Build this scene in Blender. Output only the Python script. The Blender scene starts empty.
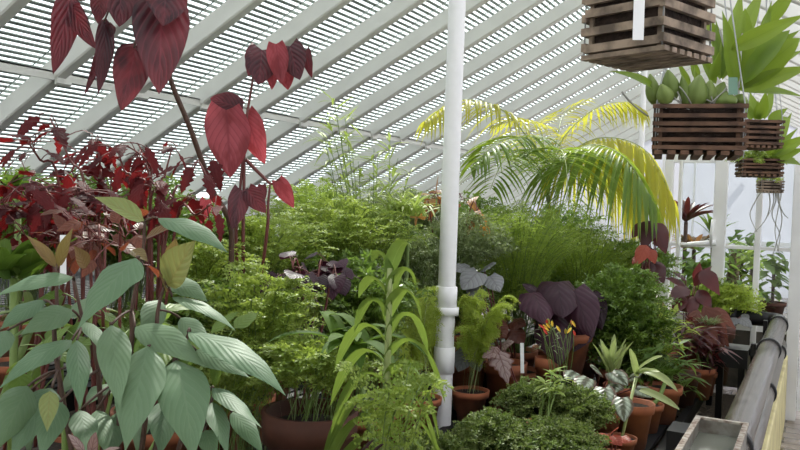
import bpy, math, random
import numpy as np
rng = np.random.default_rng(7); random.seed(7)
sc = bpy.context.scene
COL = sc.collection
A = lambda *a: np.array(a, float)
nrm = lambda v: v / (np.linalg.norm(v, axis=-1, keepdims=True) + 1e-9)

# ------------------------------------------------------------------ camera
FPX = 800.0
yaw, pitch, roll = math.radians(27.6), math.radians(-1.6), math.radians(2.0)
FW = A(-math.sin(yaw) * math.cos(pitch), math.cos(yaw) * math.cos(pitch), math.sin(pitch))
_r0 = A(math.cos(yaw), math.sin(yaw), 0); _u0 = np.cross(_r0, FW)
RT = _r0 * math.cos(roll) + _u0 * math.sin(roll)
UP = -_r0 * math.sin(roll) + _u0 * math.cos(roll)
CAM = A(0, 0, 1.6)
def at(px, py, D):            # a point of the place seen at (px,py), D metres ahead
    return CAM + D * (FW + RT * (px - 400) / FPX + UP * (225 - py) / FPX)
cd = bpy.data.cameras.new('camera'); cam = bpy.data.objects.new('camera', cd); COL.objects.link(cam)
cd.sensor_width = 36; cd.lens = 36 * FPX / 800; cd.clip_start = 0.02; cd.clip_end = 200
from mathutils import Matrix
cam.matrix_world = Matrix(((RT[0], UP[0], -FW[0], CAM[0]), (RT[1], UP[1], -FW[1], CAM[1]), (RT[2], UP[2], -FW[2], CAM[2]), (0, 0, 0, 1)))
sc.camera = cam

# ------------------------------------------------------------------ materials
MATS = {}
def newmat(name):
    m = bpy.data.materials.new(name); m.use_nodes = True
    nt = m.node_tree; nt.nodes.clear()
    out = nt.nodes.new('ShaderNodeOutputMaterial')
    return m, nt, out
def N(nt, t, **kw):
    n = nt.nodes.new(t)
    for k, v in kw.items(): setattr(n, k, v)
    return n
def plain(name, col, rough=.6, noise=.0, scale=8, col2=None, metal=0., bump=0., spec=.5):
    m, nt, out = newmat(name)
    b = N(nt, 'ShaderNodeBsdfPrincipled'); b.inputs['Roughness'].default_value = rough; b.inputs['Metallic'].default_value = metal
    b.inputs['Specular IOR Level'].default_value = spec
    tc = N(nt, 'ShaderNodeTexCoord'); nz = N(nt, 'ShaderNodeTexNoise'); nz.inputs['Scale'].default_value = scale; nz.inputs['Detail'].default_value = 6
    nt.links.new(tc.outputs['Object'], nz.inputs['Vector'])
    mx = N(nt, 'ShaderNodeMix', data_type='RGBA')
    c2 = col2 or tuple(c * (1 - noise) for c in col)
    mx.inputs[6].default_value = (*col, 1); mx.inputs[7].default_value = (*c2, 1)
    rp = N(nt, 'ShaderNodeMapRange'); rp.inputs[1].default_value = .4; rp.inputs[2].default_value = .65
    nt.links.new(nz.outputs['Fac'], rp.inputs[0]); nt.links.new(rp.outputs[0], mx.inputs[0])
    nt.links.new(mx.outputs[2], b.inputs['Base Color'])
    if bump:
        bp = N(nt, 'ShaderNodeBump'); bp.inputs['Strength'].default_value = bump; bp.inputs['Distance'].default_value = .01
        nt.links.new(nz.outputs['Fac'], bp.inputs['Height']); nt.links.new(bp.outputs[0], b.inputs['Normal'])
    nt.links.new(b.outputs[0], out.inputs[0]); MATS[name] = m
    return m
def math_n(nt, op, a, b=None, c=None):
    n = N(nt, 'ShaderNodeMath', operation=op)
    for i, x in enumerate((a, b, c)):
        if x is None: continue
        if isinstance(x, (int, float)): n.inputs[i].default_value = x
        else: nt.links.new(x, n.inputs[i])
    return n.outputs[0]
def leafmat(name, ca, cb, trans=.4, tcol=None, vein=None, vs=.5, freq=7, rough=.45, mid=.05, edge=None, blotch=None, patch=None, tmix=.75, spec=.35, slant=1.3, bump=.25):
    """ca..cb: spread of leaf colours (per leaf); vein: vein colour; edge: margin colour; blotch: patch colour"""
    m, nt, out = newmat(name); L = nt.links.new
    dk = lambda c, k=.72: tuple(x * k for x in c) if c else c
    ca, cb, vein, edge, blotch, tcol = dk(ca), dk(cb), dk(vein), dk(edge, .8), dk(blotch, .9), dk(tcol, .8)
    uv = N(nt, 'ShaderNodeUVMap', uv_map='UVMap'); rn = N(nt, 'ShaderNodeUVMap', uv_map='rnd')
    s = N(nt, 'ShaderNodeSeparateXYZ'); L(uv.outputs[0], s.inputs[0]); sr = N(nt, 'ShaderNodeSeparateXYZ'); L(rn.outputs[0], sr.inputs[0])
    mx = N(nt, 'ShaderNodeMix', data_type='RGBA'); mx.inputs[6].default_value = (*ca, 1); mx.inputs[7].default_value = (*cb, 1)
    L(sr.outputs[0], mx.inputs[0]); col = mx.outputs[2]
    au = math_n(nt, 'ABSOLUTE', math_n(nt, 'SUBTRACT', s.outputs[0], .5))
    hgt = None
    if blotch:
        nz = N(nt, 'ShaderNodeTexNoise'); nz.inputs['Scale'].default_value = 5; L(uv.outputs[0], nz.inputs[0])
        band = N(nt, 'ShaderNodeMapRange'); L(math_n(nt, 'ABSOLUTE', math_n(nt, 'SUBTRACT', math_n(nt, 'ADD', au, math_n(nt, 'MULTIPLY', math_n(nt, 'SUBTRACT', nz.outputs['Fac'], .5), .25)), .24)), band.inputs[0])
        band.inputs[1].default_value = .16; band.inputs[2].default_value = .04
        m2 = N(nt, 'ShaderNodeMix', data_type='RGBA'); L(band.outputs[0], m2.inputs[0]); L(col, m2.inputs[6]); m2.inputs[7].default_value = (*blotch, 1); col = m2.outputs[2]
    if patch:      # irregular darker areas painted into the blade colour to mimic backlight mottling
        nz = N(nt, 'ShaderNodeTexNoise'); nz.inputs['Scale'].default_value = 2.6; cx = N(nt, 'ShaderNodeCombineXYZ'); L(s.outputs[0], cx.inputs[0]); L(s.outputs[1], cx.inputs[1]); L(math_n(nt, 'MULTIPLY', sr.outputs[0], 37.0), cx.inputs[2]); L(cx.outputs[0], nz.inputs[0])
        pr_ = N(nt, 'ShaderNodeMapRange'); L(nz.outputs[0], pr_.inputs[0]); pr_.inputs[1].default_value = .42; pr_.inputs[2].default_value = .6
        m5 = N(nt, 'ShaderNodeMix', data_type='RGBA'); L(pr_.outputs[0], m5.inputs[0]); L(col, m5.inputs[6]); m5.inputs[7].default_value = (*dk(patch), 1); col = m5.outputs[2]
    if edge:
        er = N(nt, 'ShaderNodeMapRange'); L(au, er.inputs[0]); er.inputs[1].default_value = .36; er.inputs[2].default_value = .48
        m3 = N(nt, 'ShaderNodeMix', data_type='RGBA'); L(er.outputs[0], m3.inputs[0]); L(col, m3.inputs[6]); m3.inputs[7].default_value = (*edge, 1); col = m3.outputs[2]
    if vein:
        w = math_n(nt, 'SINE', math_n(nt, 'MULTIPLY', math_n(nt, 'SUBTRACT', s.outputs[1], math_n(nt, 'MULTIPLY', au, slant * .45)), freq * 6.283))
        vr = N(nt, 'ShaderNodeMapRange'); L(w, vr.inputs[0]); vr.inputs[1].default_value = .75; vr.inputs[2].default_value = 1.0
        mr = N(nt, 'ShaderNodeMapRange'); L(au, mr.inputs[0]); mr.inputs[1].default_value = mid; mr.inputs[2].default_value = mid * .3
        vv = math_n(nt, 'MAXIMUM', vr.outputs[0], mr.outputs[0]); hgt = w
        m4 = N(nt, 'ShaderNodeMix', data_type='RGBA'); L(math_n(nt, 'MULTIPLY', vv, vs), m4.inputs[0]); L(col, m4.inputs[6]); m4.inputs[7].default_value = (*vein, 1); col = m4.outputs[2]
    b = N(nt, 'ShaderNodeBsdfPrincipled'); b.inputs['Roughness'].default_value = rough; b.inputs['Specular IOR Level'].default_value = spec
    L(col, b.inputs['Base Color'])
    if hgt is not None and bump:
        bp = N(nt, 'ShaderNodeBump'); bp.inputs['Strength'].default_value = bump; bp.inputs['Distance'].default_value = .004; bp.invert = True
        L(hgt, bp.inputs['Height']); L(bp.outputs[0], b.inputs['Normal'])
    t = N(nt, 'ShaderNodeBsdfTranslucent')
    tm = N(nt, 'ShaderNodeMix', data_type='RGBA', blend_type='MIX'); tm.inputs[0].default_value = tmix if tcol else 0
    L(col, tm.inputs[6]); tm.inputs[7].default_value = (*(tcol or (0, 0, 0)), 1); L(tm.outputs[2], t.inputs[0])
    ms = N(nt, 'ShaderNodeMixShader'); ms.inputs[0].default_value = trans; L(b.outputs[0], ms.inputs[1]); L(t.outputs[0], ms.inputs[2])
    L(ms.outputs[0], out.inputs[0]); MATS[name] = m
    return m

plain('white_paint', (.80, .80, .80), .45, .05, 5)
plain('rafter_paint', (.70, .70, .66), .5, .05, 4)
plain('post_paint', (.84, .84, .85), .4, .03, 30)
plain('lath_wood', (.26, .29, .28), .8, .35, 6)
plain('black_metal', (.008, .008, .009), .55, .3, 20, spec=.25)
plain('pipe_iron', (.12, .10, .085), .25, .35, 12, (.06, .048, .04))
plain('clamp_iron', (.010, .010, .011), .45, spec=.3)
plain('yellow_paint', (.80, .72, .38), .6, .0, 6, (.60, .52, .26), bump=.1)
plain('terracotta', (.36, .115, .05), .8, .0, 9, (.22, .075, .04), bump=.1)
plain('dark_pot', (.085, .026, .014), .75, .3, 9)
plain('soil', (.03, .02, .014), .95, .5, 60, bump=.6)
plain('gravel', (.10, .075, .05), .9, .0, 70, (.03, .022, .016), bump=1.0)
plain('slat_wood', (.30, .255, .17), .8, .0, 18, (.15, .095, .06), bump=.2)
plain('slat_wood_dark', (.16, .085, .05), .8, .0, 16, (.06, .032, .02), bump=.2)
plain('slat_wood_grey', (.34, .26, .19), .85, .0, 16, (.10, .075, .055), bump=.2)
plain('bark_fill', (.035, .02, .013), .95, .5, 50, bump=.8)
plain('wire', (.35, .36, .36), .4, metal=.6)
plain('tag_white', (.82, .83, .84), .5)
plain('tag_green', (.16, .30, .22), .5)
plain('ink', (.22, .23, .28), .6)
plain('zinc', (.32, .31, .28), .45, .0, 25, (.20, .17, .14), metal=.5)
plain('trough_rim', (.42, .38, .32), .7, .0, 45, (.16, .10, .07), bump=.2)
plain('stem_red', (.14, .035, .03), .5)
plain('stem_brown', (.09, .045, .03), .6, .3, 20)
plain('stem_green', (.16, .24, .06), .5)
plain('stem_pale', (.30, .36, .14), .5)
plain('trunk_bark', (.20, .15, .09), .9, .0, 20, (.08, .06, .035), bump=.8)
plain('root_grey', (.34, .34, .30), .8)
plain('screen_base', (.10, .09, .075), .9, .4, 10); plain('stone', (.34, .30, .26), .9)
plain('yellow_petal', (.85, .55, .05), .5)
plain('red_petal', (.65, .05, .03), .5)
# wet paving
m, nt, out = newmat('paving'); b = N(nt, 'ShaderNodeBsdfPrincipled'); tc = N(nt, 'ShaderNodeTexCoord'); br = N(nt, 'ShaderNodeTexBrick')
br.inputs['Scale'].default_value = 1.6; br.inputs['Color1'].default_value = (.34, .29, .25, 1); br.inputs['Color2'].default_value = (.26, .225, .2, 1); br.inputs['Mortar'].default_value = (.1, .08, .07, 1); br.inputs['Mortar Size'].default_value = .012
nz = N(nt, 'ShaderNodeTexNoise'); nz.inputs['Scale'].default_value = 3; rp = N(nt, 'ShaderNodeMapRange'); rp.inputs[1].default_value = .4; rp.inputs[2].default_value = .6; rp.inputs[3].default_value = .08; rp.inputs[4].default_value = .5
nt.links.new(tc.outputs['Object'], br.inputs[0]); nt.links.new(tc.outputs['Object'], nz.inputs[0]); nt.links.new(nz.outputs[0], rp.inputs[0]); nt.links.new(rp.outputs[0], b.inputs['Roughness']); nt.links.new(br.outputs[0], b.inputs['Base Color']); nt.links.new(b.outputs[0], out.inputs[0]); MATS['paving'] = m
# window glass: transparent with a fresnel reflection
def glass(name, tint, rough=.02):
    m, nt, out = newmat(name); t = N(nt, 'ShaderNodeBsdfTransparent'); t.inputs[0].default_value = (*tint, 1); g = N(nt, 'ShaderNodeBsdfGlossy'); g.inputs['Roughness'].default_value = rough
    fr = N(nt, 'ShaderNodeLayerWeight'); fr.inputs[0].default_value = .5; ms = N(nt, 'ShaderNodeMixShader')
    nt.links.new(math_n(nt, 'MULTIPLY_ADD', math_n(nt, 'POWER', fr.outputs['Facing'], 4.5), .55, .035), ms.inputs[0]); nt.links.new(t.outputs[0], ms.inputs[1]); nt.links.new(g.outputs[0], ms.inputs[2]); nt.links.new(ms.outputs[0], out.inputs[0]); MATS[name] = m
glass('roof_glass', (.93, .97, .95)); glass('pane_glass', (.90, .95, .95))
# whitewashed glazing: diffuse light comes through
def frosted(name, col, tr):
    m, nt, out = newmat(name); d = N(nt, 'ShaderNodeBsdfDiffuse'); t = N(nt, 'ShaderNodeBsdfTranslucent'); d.inputs[0].default_value = (*col, 1); t.inputs[0].default_value = (*col, 1)
    ms = N(nt, 'ShaderNodeMixShader'); ms.inputs[0].default_value = tr; nt.links.new(d.outputs[0], ms.inputs[1]); nt.links.new(t.outputs[0], ms.inputs[2]); nt.links.new(ms.outputs[0], out.inputs[0]); MATS[name] = m
frosted('shaded_glass', (.86, .86, .90), .5); frosted('gable_glass', (.50, .50, .55), .22)
# water
m, nt, out = newmat('water'); b = N(nt, 'ShaderNodeBsdfPrincipled'); b.inputs['Base Color'].default_value = (.16, .17, .14, 1); b.inputs['Roughness'].default_value = .03; b.inputs['IOR'].default_value = 1.6; nt.links.new(b.outputs[0], out.inputs[0]); MATS['water'] = m

leafmat('grey_leaf', (.115, .215, .11), (.19, .30, .165), .2, (.3, .42, .12), (.22, .32, .19), .4, 9, .5, .03, spec=.3, slant=1.6, bump=.1)
leafmat('young_leaf', (.24, .10, .05), (.30, .38, .12), .3, (.42, .36, .10), (.3, .2, .06), .4, 7, .4)
leafmat('red_leaf', (.06, .034, .045), (.24, .04, .05), .30, (.80, .06, .07), (.30, .06, .09), .4, 6, .36, .03, slant=2.2, bump=.4, patch=(.03, .022, .03), tmix=.4)
leafmat('red_leaf_backlit', (.34, .05, .06), (.55, .11, .14), .5, (.95, .12, .14), (.16, .02, .04), .6, 7, .42, .04, slant=2.2, patch=(.24, .03, .04), tmix=.5)  # pinker copy for backlit leaves: glow of transmitted light put into the colour
leafmat('maroon_small', (.05, .02, .025), (.13, .022, .025), .34, (.60, .03, .03), (.16, .05, .05), .3, 5, .5, .04, slant=2., spec=.12)
leafmat('purple_leaf', (.03, .012, .02), (.075, .025, .045), .12, (.2, .03, .08), (.012, .006, .01), .5, 5, .42, .03, spec=.2, slant=2.4, bump=.2)
leafmat('silver_pink', (.34, .22, .20), (.46, .36, .34), .25, (.5, .25, .2), (.12, .03, .03), .7, 5, .45, .05, edge=(.16, .06, .05))
leafmat('silver_leaf', (.20, .21, .22), (.32, .33, .34), .2, (.4, .42, .4), (.14, .13, .15), .6, 5, .5)
leafmat('rex_leaf', (.06, .085, .045), (.10, .10, .06), .25, (.25, .3, .1), (.05, .05, .03), .5, 5, .4, .05, edge=(.14, .06, .045), blotch=(.36, .42, .33))
leafmat('brown_leaf', (.12, .035, .022), (.22, .07, .04), .35, (.5, .12, .05), (.07, .02, .015), .5, 5, .4)
leafmat('maroon_strap', (.06, .018, .02), (.13, .035, .035), .25, (.4, .05, .05), (.05, .012, .015), .3, 0, .35, .06)
leafmat('orange_red_leaf', (.32, .05, .03), (.60, .14, .08), .45, (.95, .2, .1), (.3, .04, .03), .4, 5, .4)
leafmat('croton_leaf', (.35, .08, .03), (.55, .32, .06), .4, (.85, .4, .08), (.2, .05, .03), .5, 5, .4)
leafmat('pilea_leaf', (.22, .34, .055), (.47, .59, .16), .4, (.56, .70, .10), None, rough=.5)
leafmat('feather_leaf', (.24, .36, .05), (.44, .56, .10), .4, (.52, .70, .12), None, rough=.5)
leafmat('twig_leaf', (.20, .27, .12), (.36, .43, .22), .35, (.4, .5, .15), None, rough=.55)
leafmat('dark_small', (.10, .18, .03), (.24, .36, .06), .35, (.34, .55, .08), None, rough=.38, spec=.5)
leafmat('moss_leaf', (.08, .13, .03), (.30, .36, .10), .3, (.3, .45, .08), None, rough=.55)
leafmat('lime_leaf', (.38, .50, .07), (.58, .68, .14), .45, (.68, .85, .12), None, rough=.5)
leafmat('strap_leaf', (.11, .20, .045), (.20, .30, .07), .28, (.5, .68, .1), (.36, .46, .18), .35, 0, .38, .05)
leafmat('dark_strap', (.06, .12, .025), (.13, .22, .04), .3, (.3, .5, .06), (.2, .3, .1), .3, 0, .65, .05, spec=.1)
leafmat('spider_leaf', (.30, .40, .13), (.48, .56, .24), .35, (.5, .6, .2), (.55, .6, .35), .5, 0, .4, .12)
leafmat('orchid_leaf', (.15, .26, .035), (.32, .45, .07), .34, (.50, .70, .06), (.18, .3, .05), .35, 0, .36, .035, spec=.4)
leafmat('bulb_green', (.17, .26, .05), (.30, .40, .10), .15, (.4, .55, .1), (.12, .18, .04), .35, 0, .45)
leafmat('palm_green', (.13, .24, .045), (.24, .36, .07), .5, (.55, .74, .07), (.10, .2, .03), .3, 0, .4, .08)
leafmat('palm_backlit', (.46, .50, .05), (.66, .60, .07), .55, (.95, .92, .10), (.5, .5, .06), .3, 0, .42, .08)  # sun glow through the fronds is put into this yellow base colour
leafmat('bamboo_leaf', (.34, .46, .11), (.52, .62, .20), .45, (.65, .82, .18), None, rough=.45)
leafmat('bush_leaf', (.10, .19, .04), (.22, .34, .08), .4, (.42, .62, .1), (.2, .3, .1), .3, 6, .4)
leafmat('bromeliad_leaf', (.10, .16, .045), (.40, .13, .07), .3, (.6, .3, .1), None, rough=.4)

# ------------------------------------------------------------------ mesh building
class MB:
    def __init__(s): s.v = []; s.q = []; s.t = []; s.uv = []; s.rn = []; s.n = 0
    def add(s, v, q=None, uv=None, rn=None, t=None):
        v = np.asarray(v, float).reshape(-1, 3); k = len(v)
        s.v.append(v)
        if q is not None and len(q): s.q.append(np.asarray(q, int).reshape(-1, 4) + s.n)
        if t is not None and len(t): s.t.append(np.asarray(t, int).reshape(-1, 3) + s.n)
        s.uv.append(np.zeros((k, 2)) + .25 if uv is None else np.asarray(uv, float).reshape(-1, 2))
        s.rn.append(np.zeros((k, 2)) + .5 if rn is None else np.broadcast_to(np.asarray(rn, float), (k, 2)))
        s.n += k
    def build(s, name, mat, parent=None, smooth=True, loc=None):
        V = np.concatenate(s.v); root = parent
        base = A(*(loc if loc is not None else ROOT.get(parent.name, (0, 0, 0)) if parent is not None else (0, 0, 0)))
        V = V - base
        q = np.concatenate(s.q) if s.q else np.zeros((0, 4), int); t = np.concatenate(s.t) if s.t else np.zeros((0, 3), int)
        me = bpy.data.meshes.new(name); nq, ntr = len(q), len(t); nl = nq * 4 + ntr * 3
        me.vertices.add(len(V)); me.vertices.foreach_set('co', V.astype('f').ravel())
        li = np.concatenate([q.ravel(), t.ravel()]); me.loops.add(nl); me.loops.foreach_set('vertex_index', li.astype('i'))
        me.polygons.add(nq + ntr)
        st = np.concatenate([np.arange(nq) * 4, nq * 4 + np.arange(ntr) * 3]); me.polygons.foreach_set('loop_start', st.astype('i'))
        try: me.polygons.foreach_set('loop_total', np.concatenate([np.full(nq, 4), np.full(ntr, 3)]).astype('i'))
        except Exception: pass
        me.polygons.foreach_set('use_smooth', np.full(nq + ntr, smooth))
        UV = np.concatenate(s.uv)[li]; RN = np.concatenate(s.rn)[li]
        me.update(calc_edges=True)
        a = me.uv_layers.new(name='UVMap'); a.data.foreach_set('uv', UV.astype('f').ravel())
        c = me.uv_layers.new(name='rnd'); c.data.foreach_set('uv', RN.astype('f').ravel())
        me.materials.append(MATS[mat] if isinstance(mat, str) else mat); me.validate()
        o = bpy.data.objects.new(name, me); COL.objects.link(o)
        if parent is not None: o.parent = parent; ROOT[o.name] = tuple(base)
        else: o.location = tuple(base)
        return o
ROOT = {}
LABELS = {}
def thing(name, label, cat, loc, group=None):
    o = bpy.data.objects.new(name, None); COL.objects.link(o); o.location = tuple(float(x) for x in loc); o.empty_display_size = .1
    o['label'] = label; o['category'] = cat
    if group: o['group'] = group
    ROOT[o.name] = tuple(loc); return o
def tag(o, label, cat, group=None):
    o['label'] = label; o['category'] = cat
    if group: o['group'] = group
    return o
def struct(o): o['kind'] = 'structure'; return o
def sroot(name, loc=(0, 0, 0)):
    o = bpy.data.objects.new(name, None); COL.objects.link(o); o.location = loc; o['kind'] = 'structure'; ROOT[o.name] = tuple(loc); return o

def box(mb, lo, hi):
    x0, y0, z0 = lo; x1, y1, z1 = hi
    v = [(x0, y0, z0), (x1, y0, z0), (x1, y1, z0), (x0, y1, z0), (x0, y0, z1), (x1, y0, z1), (x1, y1, z1), (x0, y1, z1)]
    mb.add(v, [(0, 3, 2, 1), (4, 5, 6, 7), (0, 1, 5, 4), (1, 2, 6, 5), (2, 3, 7, 6), (3, 0, 4, 7)])
def obox(mb, c, ax, ay, az):      # oriented box: centre + three half vectors
    c, ax, ay, az = map(lambda q: A(*q), (c, ax, ay, az))
    v = [c + sx * ax + sy * ay + sz * az for sz in (-1, 1) for sx, sy in ((-1, -1), (1, -1), (1, 1), (-1, 1))]
    mb.add(v, [(0, 3, 2, 1), (4, 5, 6, 7), (0, 1, 5, 4), (1, 2, 6, 5), (2, 3, 7, 6), (3, 0, 4, 7)])
def tube(mb, pts, rad, n=7, cap=True, rn=None):
    P = np.array(pts, float); k = len(P); R = np.broadcast_to(np.asarray(rad, float), (k,))
    T = nrm(np.gradient(P, axis=0)); ref = A(0, 0, 1) if abs(T[0][2]) < .9 else A(1, 0, 0)
    S = nrm(np.cross(T, ref)); B = np.cross(S, T); a = np.linspace(0, 2 * math.pi, n, endpoint=False)
    V = P[:, None] + R[:, None, None] * (np.cos(a)[None, :, None] * S[:, None] + np.sin(a)[None, :, None] * B[:, None])
    q = [(i * n + j, i * n + (j + 1) % n, (i + 1) * n + (j + 1) % n, (i + 1) * n + j) for i in range(k - 1) for j in range(n)]
    V = V.reshape(-1, 3); t = []
    if cap:
        V = np.concatenate([V, P[:1], P[-1:]])
        for j in range(n): t += [(k * n, (j + 1) % n, j), (k * n + 1, (k - 1) * n + j, (k - 1) * n + (j + 1) % n)]
    mb.add(V, q, t=t, rn=rn)
def lathe(mb, c, prof, n=28):      # prof: (r,z) pairs
    c = A(*c); a = np.linspace(0, 2 * math.pi, n, endpoint=False); k = len(prof)
    V = np.array([[c[0] + r * math.cos(t), c[1] + r * math.sin(t), c[2] + z] for r, z in prof for t in a])
    mb.add(V, [(i * n + j, i * n + (j + 1) % n, (i + 1) * n + (j + 1) % n, (i + 1) * n + j) for i in range(k - 1) for j in range(n)])
def bez(a, c, b, n):
    t = np.linspace(0, 1, n)[:, None]; return (1 - t) ** 2 * A(*a) + 2 * t * (1 - t) * A(*c) + t * t * A(*b)

def prof_w(kind, t):
    if kind == 'lance': w = np.sin(math.pi * t ** .68) ** 1.1
    elif kind == 'ovate': w = np.sin(math.pi * t ** .58) ** .8
    elif kind == 'ellip': w = np.sin(math.pi * t ** .9) ** .75
    elif kind == 'cord': w = np.where(t < .28, .62 + .38 * np.sin(np.clip(t / .28, 0, 1) * math.pi / 2), np.cos(np.clip((t - .28) / .72, 0, 1) * math.pi / 2) ** .85)
    elif kind == 'strap': w = np.minimum(1, .55 + t * 3) * (1 - t ** 5)
    elif kind == 'lobed': w = (np.where(t < .3, .6 + .4 * np.sin(np.clip(t / .3, 0, 1) * math.pi / 2), (1 - np.clip((t - .3) / .7, 0, 1)) ** .8)) * (1 + .45 * (((t * 5) % 1) - .55) * (t > .05))
    elif kind == 'serr': w = np.sin(math.pi * t ** .62) ** .9 * (1 - .55 * ((t * 5 + .2) % 1) * (t < .97))
    return np.clip(w, 0.004, None)
def leaf(mb, P0, P1, W, up=(0, 0, 1), bend=.15, fold=.15, kind='lance', n=9, r=None, droop=0., wave=0., lobe=0., m=5, curl=0., tw=0.):
    """a blade from P0 to P1 W wide; `up` = the way its face looks; bend = arch along up; curl = edges rolled down"""
    P0, P1, up = A(*P0), A(*P1), nrm(A(*up)); L = np.linalg.norm(P1 - P0); t = np.linspace(0, 1, n)
    P = bez(P0, (P0 + P1) / 2 + up * bend * L - A(0, 0, 1) * droop * L, P1, n); T = nrm(np.gradient(P, axis=0))
    S = nrm(np.cross(T, np.broadcast_to(up, T.shape))); Nn = np.cross(S, T)
    if tw:
        a = (tw * t)[:, None]; S, Nn = S * np.cos(a) + Nn * np.sin(a), Nn * np.cos(a) - S * np.sin(a)
    w = prof_w(kind, t) * W / 2; c = np.linspace(-1, 1, m); ac = np.abs(c)
    V = P[:, None] + S[:, None] * (c[None, :, None] * w[:, None, None]) + Nn[:, None] * ((fold * ac - curl * ac ** 2)[None, :, None] * w[:, None, None])
    if wave: V += Nn[:, None] * (wave * W * ac[None, :] ** 2 * np.sin(t[:, None] * 17 + c[None, :] * 2 + rng.uniform(0, 6)))[:, :, None] * (w / w.max())[:, None, None]
    if lobe: V -= T[:, None] * (lobe * W * ac[None, :] ** 1.5 * np.clip(1 - t[:, None] * 4, 0, 1) - 0)[:, :, None]
    uv = np.stack(np.broadcast_arrays((c * .5 + .5)[None, :], t[:, None]), -1)
    q = [(i * m + j, i * m + j + 1, (i + 1) * m + j + 1, (i + 1) * m + j) for i in range(n - 1) for j in range(m - 1)]
    mb.add(V, q, uv, (rng.uniform() if r is None else r, rng.uniform()))
def blade(mb, B, d, L, W, droop=.3, n=6, r=None, up=None, fold=.3, kind='strap', tip=None):
    """an arching strap from B in direction d that falls under its own weight"""
    B, d = A(*B), nrm(A(*d)); t = np.linspace(0, 1, n)
    P = B + d * (L * t)[:, None] - A(0, 0, 1) * (droop * L * t ** 2)[:, None]
    T = nrm(np.gradient(P, axis=0)); ref = A(0, 0, 1) if up is None else A(*up)
    S = np.cross(T, ref); ln = np.linalg.norm(S, axis=1)
    if ln.min() < .05: S = np.broadcast_to(nrm(np.cross(nrm(d + A(.3, .2, 0)), A(.2, -.3, .3))), T.shape)
    S = nrm(S); Nn = np.cross(S, T); w = prof_w(kind, t) * W / 2; c = A(-1, 0, 1)
    V = P[:, None] + S[:, None] * (c[None, :, None] * w[:, None, None]) + Nn[:, None] * (fold * np.abs(c)[None, :, None] * w[:, None, None])
    uv = np.stack(np.broadcast_arrays((c * .5 + .5)[None, :], t[:, None]), -1)
    q = [(i * 3 + j, i * 3 + j + 1, (i + 1) * 3 + j + 1, (i + 1) * 3 + j) for i in range(n - 1) for j in range(2)]
    mb.add(V, q, uv, (rng.uniform() if r is None else r, rng.uniform()))
def diamonds(mb, P, d, nn, L, W, r):
    """many tiny leaflets at once"""
    k = len(P); d = nrm(d); s = nrm(np.cross(d, nn)); L = np.broadcast_to(L, (k,))[:, None]; W = np.broadcast_to(W, (k,))[:, None]
    V = np.stack([P, P + d * L * .45 + s * W / 2, P + d * L, P + d * L * .45 - s * W / 2], 1)
    uv = np.broadcast_to(np.array([(.5, 0), (1, .45), (.5, 1), (0, .45)]), (k, 4, 2)); rn = np.repeat(np.stack([r, rng.uniform(size=k)], 1), 4, 0)
    mb.add(V, np.arange(k * 4).reshape(-1, 4), uv, rn)
def spray(mb, st, B, Cc, T, K=8, t0=.3, blen=.05, M=6, ll=.009, lw=.006, flat=.8, jit=.35, sw=.002, lead=.6, taper=.55):
    Nn = len(B); t = np.linspace(t0, 1, K)[None, :, None]
    f = lambda t: (1 - t) ** 2 * B[:, None] + 2 * t * (1 - t) * Cc[:, None] + t * t * T[:, None]
    P = f(t); TT = nrm(2 * (1 - t) * (Cc - B)[:, None] + 2 * t * (T - Cc)[:, None])
    upv = nrm(A(0, 0, 1) + rng.normal(0, 1 - flat + .05, (Nn, 1, 3))); side = nrm(np.cross(TT, np.broadcast_to(upv, TT.shape))); up2 = np.cross(side, TT)
    rs = np.clip(rng.uniform(0, 1, (Nn, 1, 1)) * .6 + .2, 0, 1)
    for s in (-1, 1):
        bd = nrm(s * side + TT * lead + rng.normal(0, jit * .5, TT.shape)); bl = blen * (1 - taper * (t - t0) / (1 - t0)) * rng.uniform(.6, 1.15, (Nn, K, 1))
        mm = ((np.arange(M) + .6) / M)[None, None, :, None]
        LP = P[:, :, None] + bd[:, :, None] * bl[:, :, None] * mm
        LP = LP - A(0, 0, 1) * (bl[:, :, None] * mm ** 2 * .25)
        alt = np.where(np.arange(M) % 2 == 0, 1., -1.)[None, None, :, None]; pp = np.cross(bd, up2)[:, :, None] * alt
        ld = nrm(bd[:, :, None] * .7 + pp * .8 + rng.normal(0, jit, LP.shape)); ln = up2[:, :, None] + rng.normal(0, jit, LP.shape)
        k = Nn * K * M; r = np.clip(np.broadcast_to(rs, (Nn, K, M)).ravel() + rng.normal(0, .2, k), 0, 1)
        diamonds(mb, LP.reshape(-1, 3), ld.reshape(-1, 3), ln.reshape(-1, 3), ll * rng.uniform(.7, 1.2, k), lw, r)
    if st is not None:
        t = np.linspace(0, 1, 7)[None, :, None]; P = f(t); TT = nrm(2 * (1 - t) * (Cc - B)[:, None] + 2 * t * (T - Cc)[:, None]); s1 = nrm(np.cross(TT, A(.3, .2, 1))) * sw
        V = np.stack([P - s1, P + s1], 2); idx = np.arange(Nn * 14).reshape(Nn, 7, 2)
        q = np.stack([idx[:, :-1, 0], idx[:, :-1, 1], idx[:, 1:, 1], idx[:, 1:, 0]], -1).reshape(-1, 4); st.add(V, q)

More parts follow.
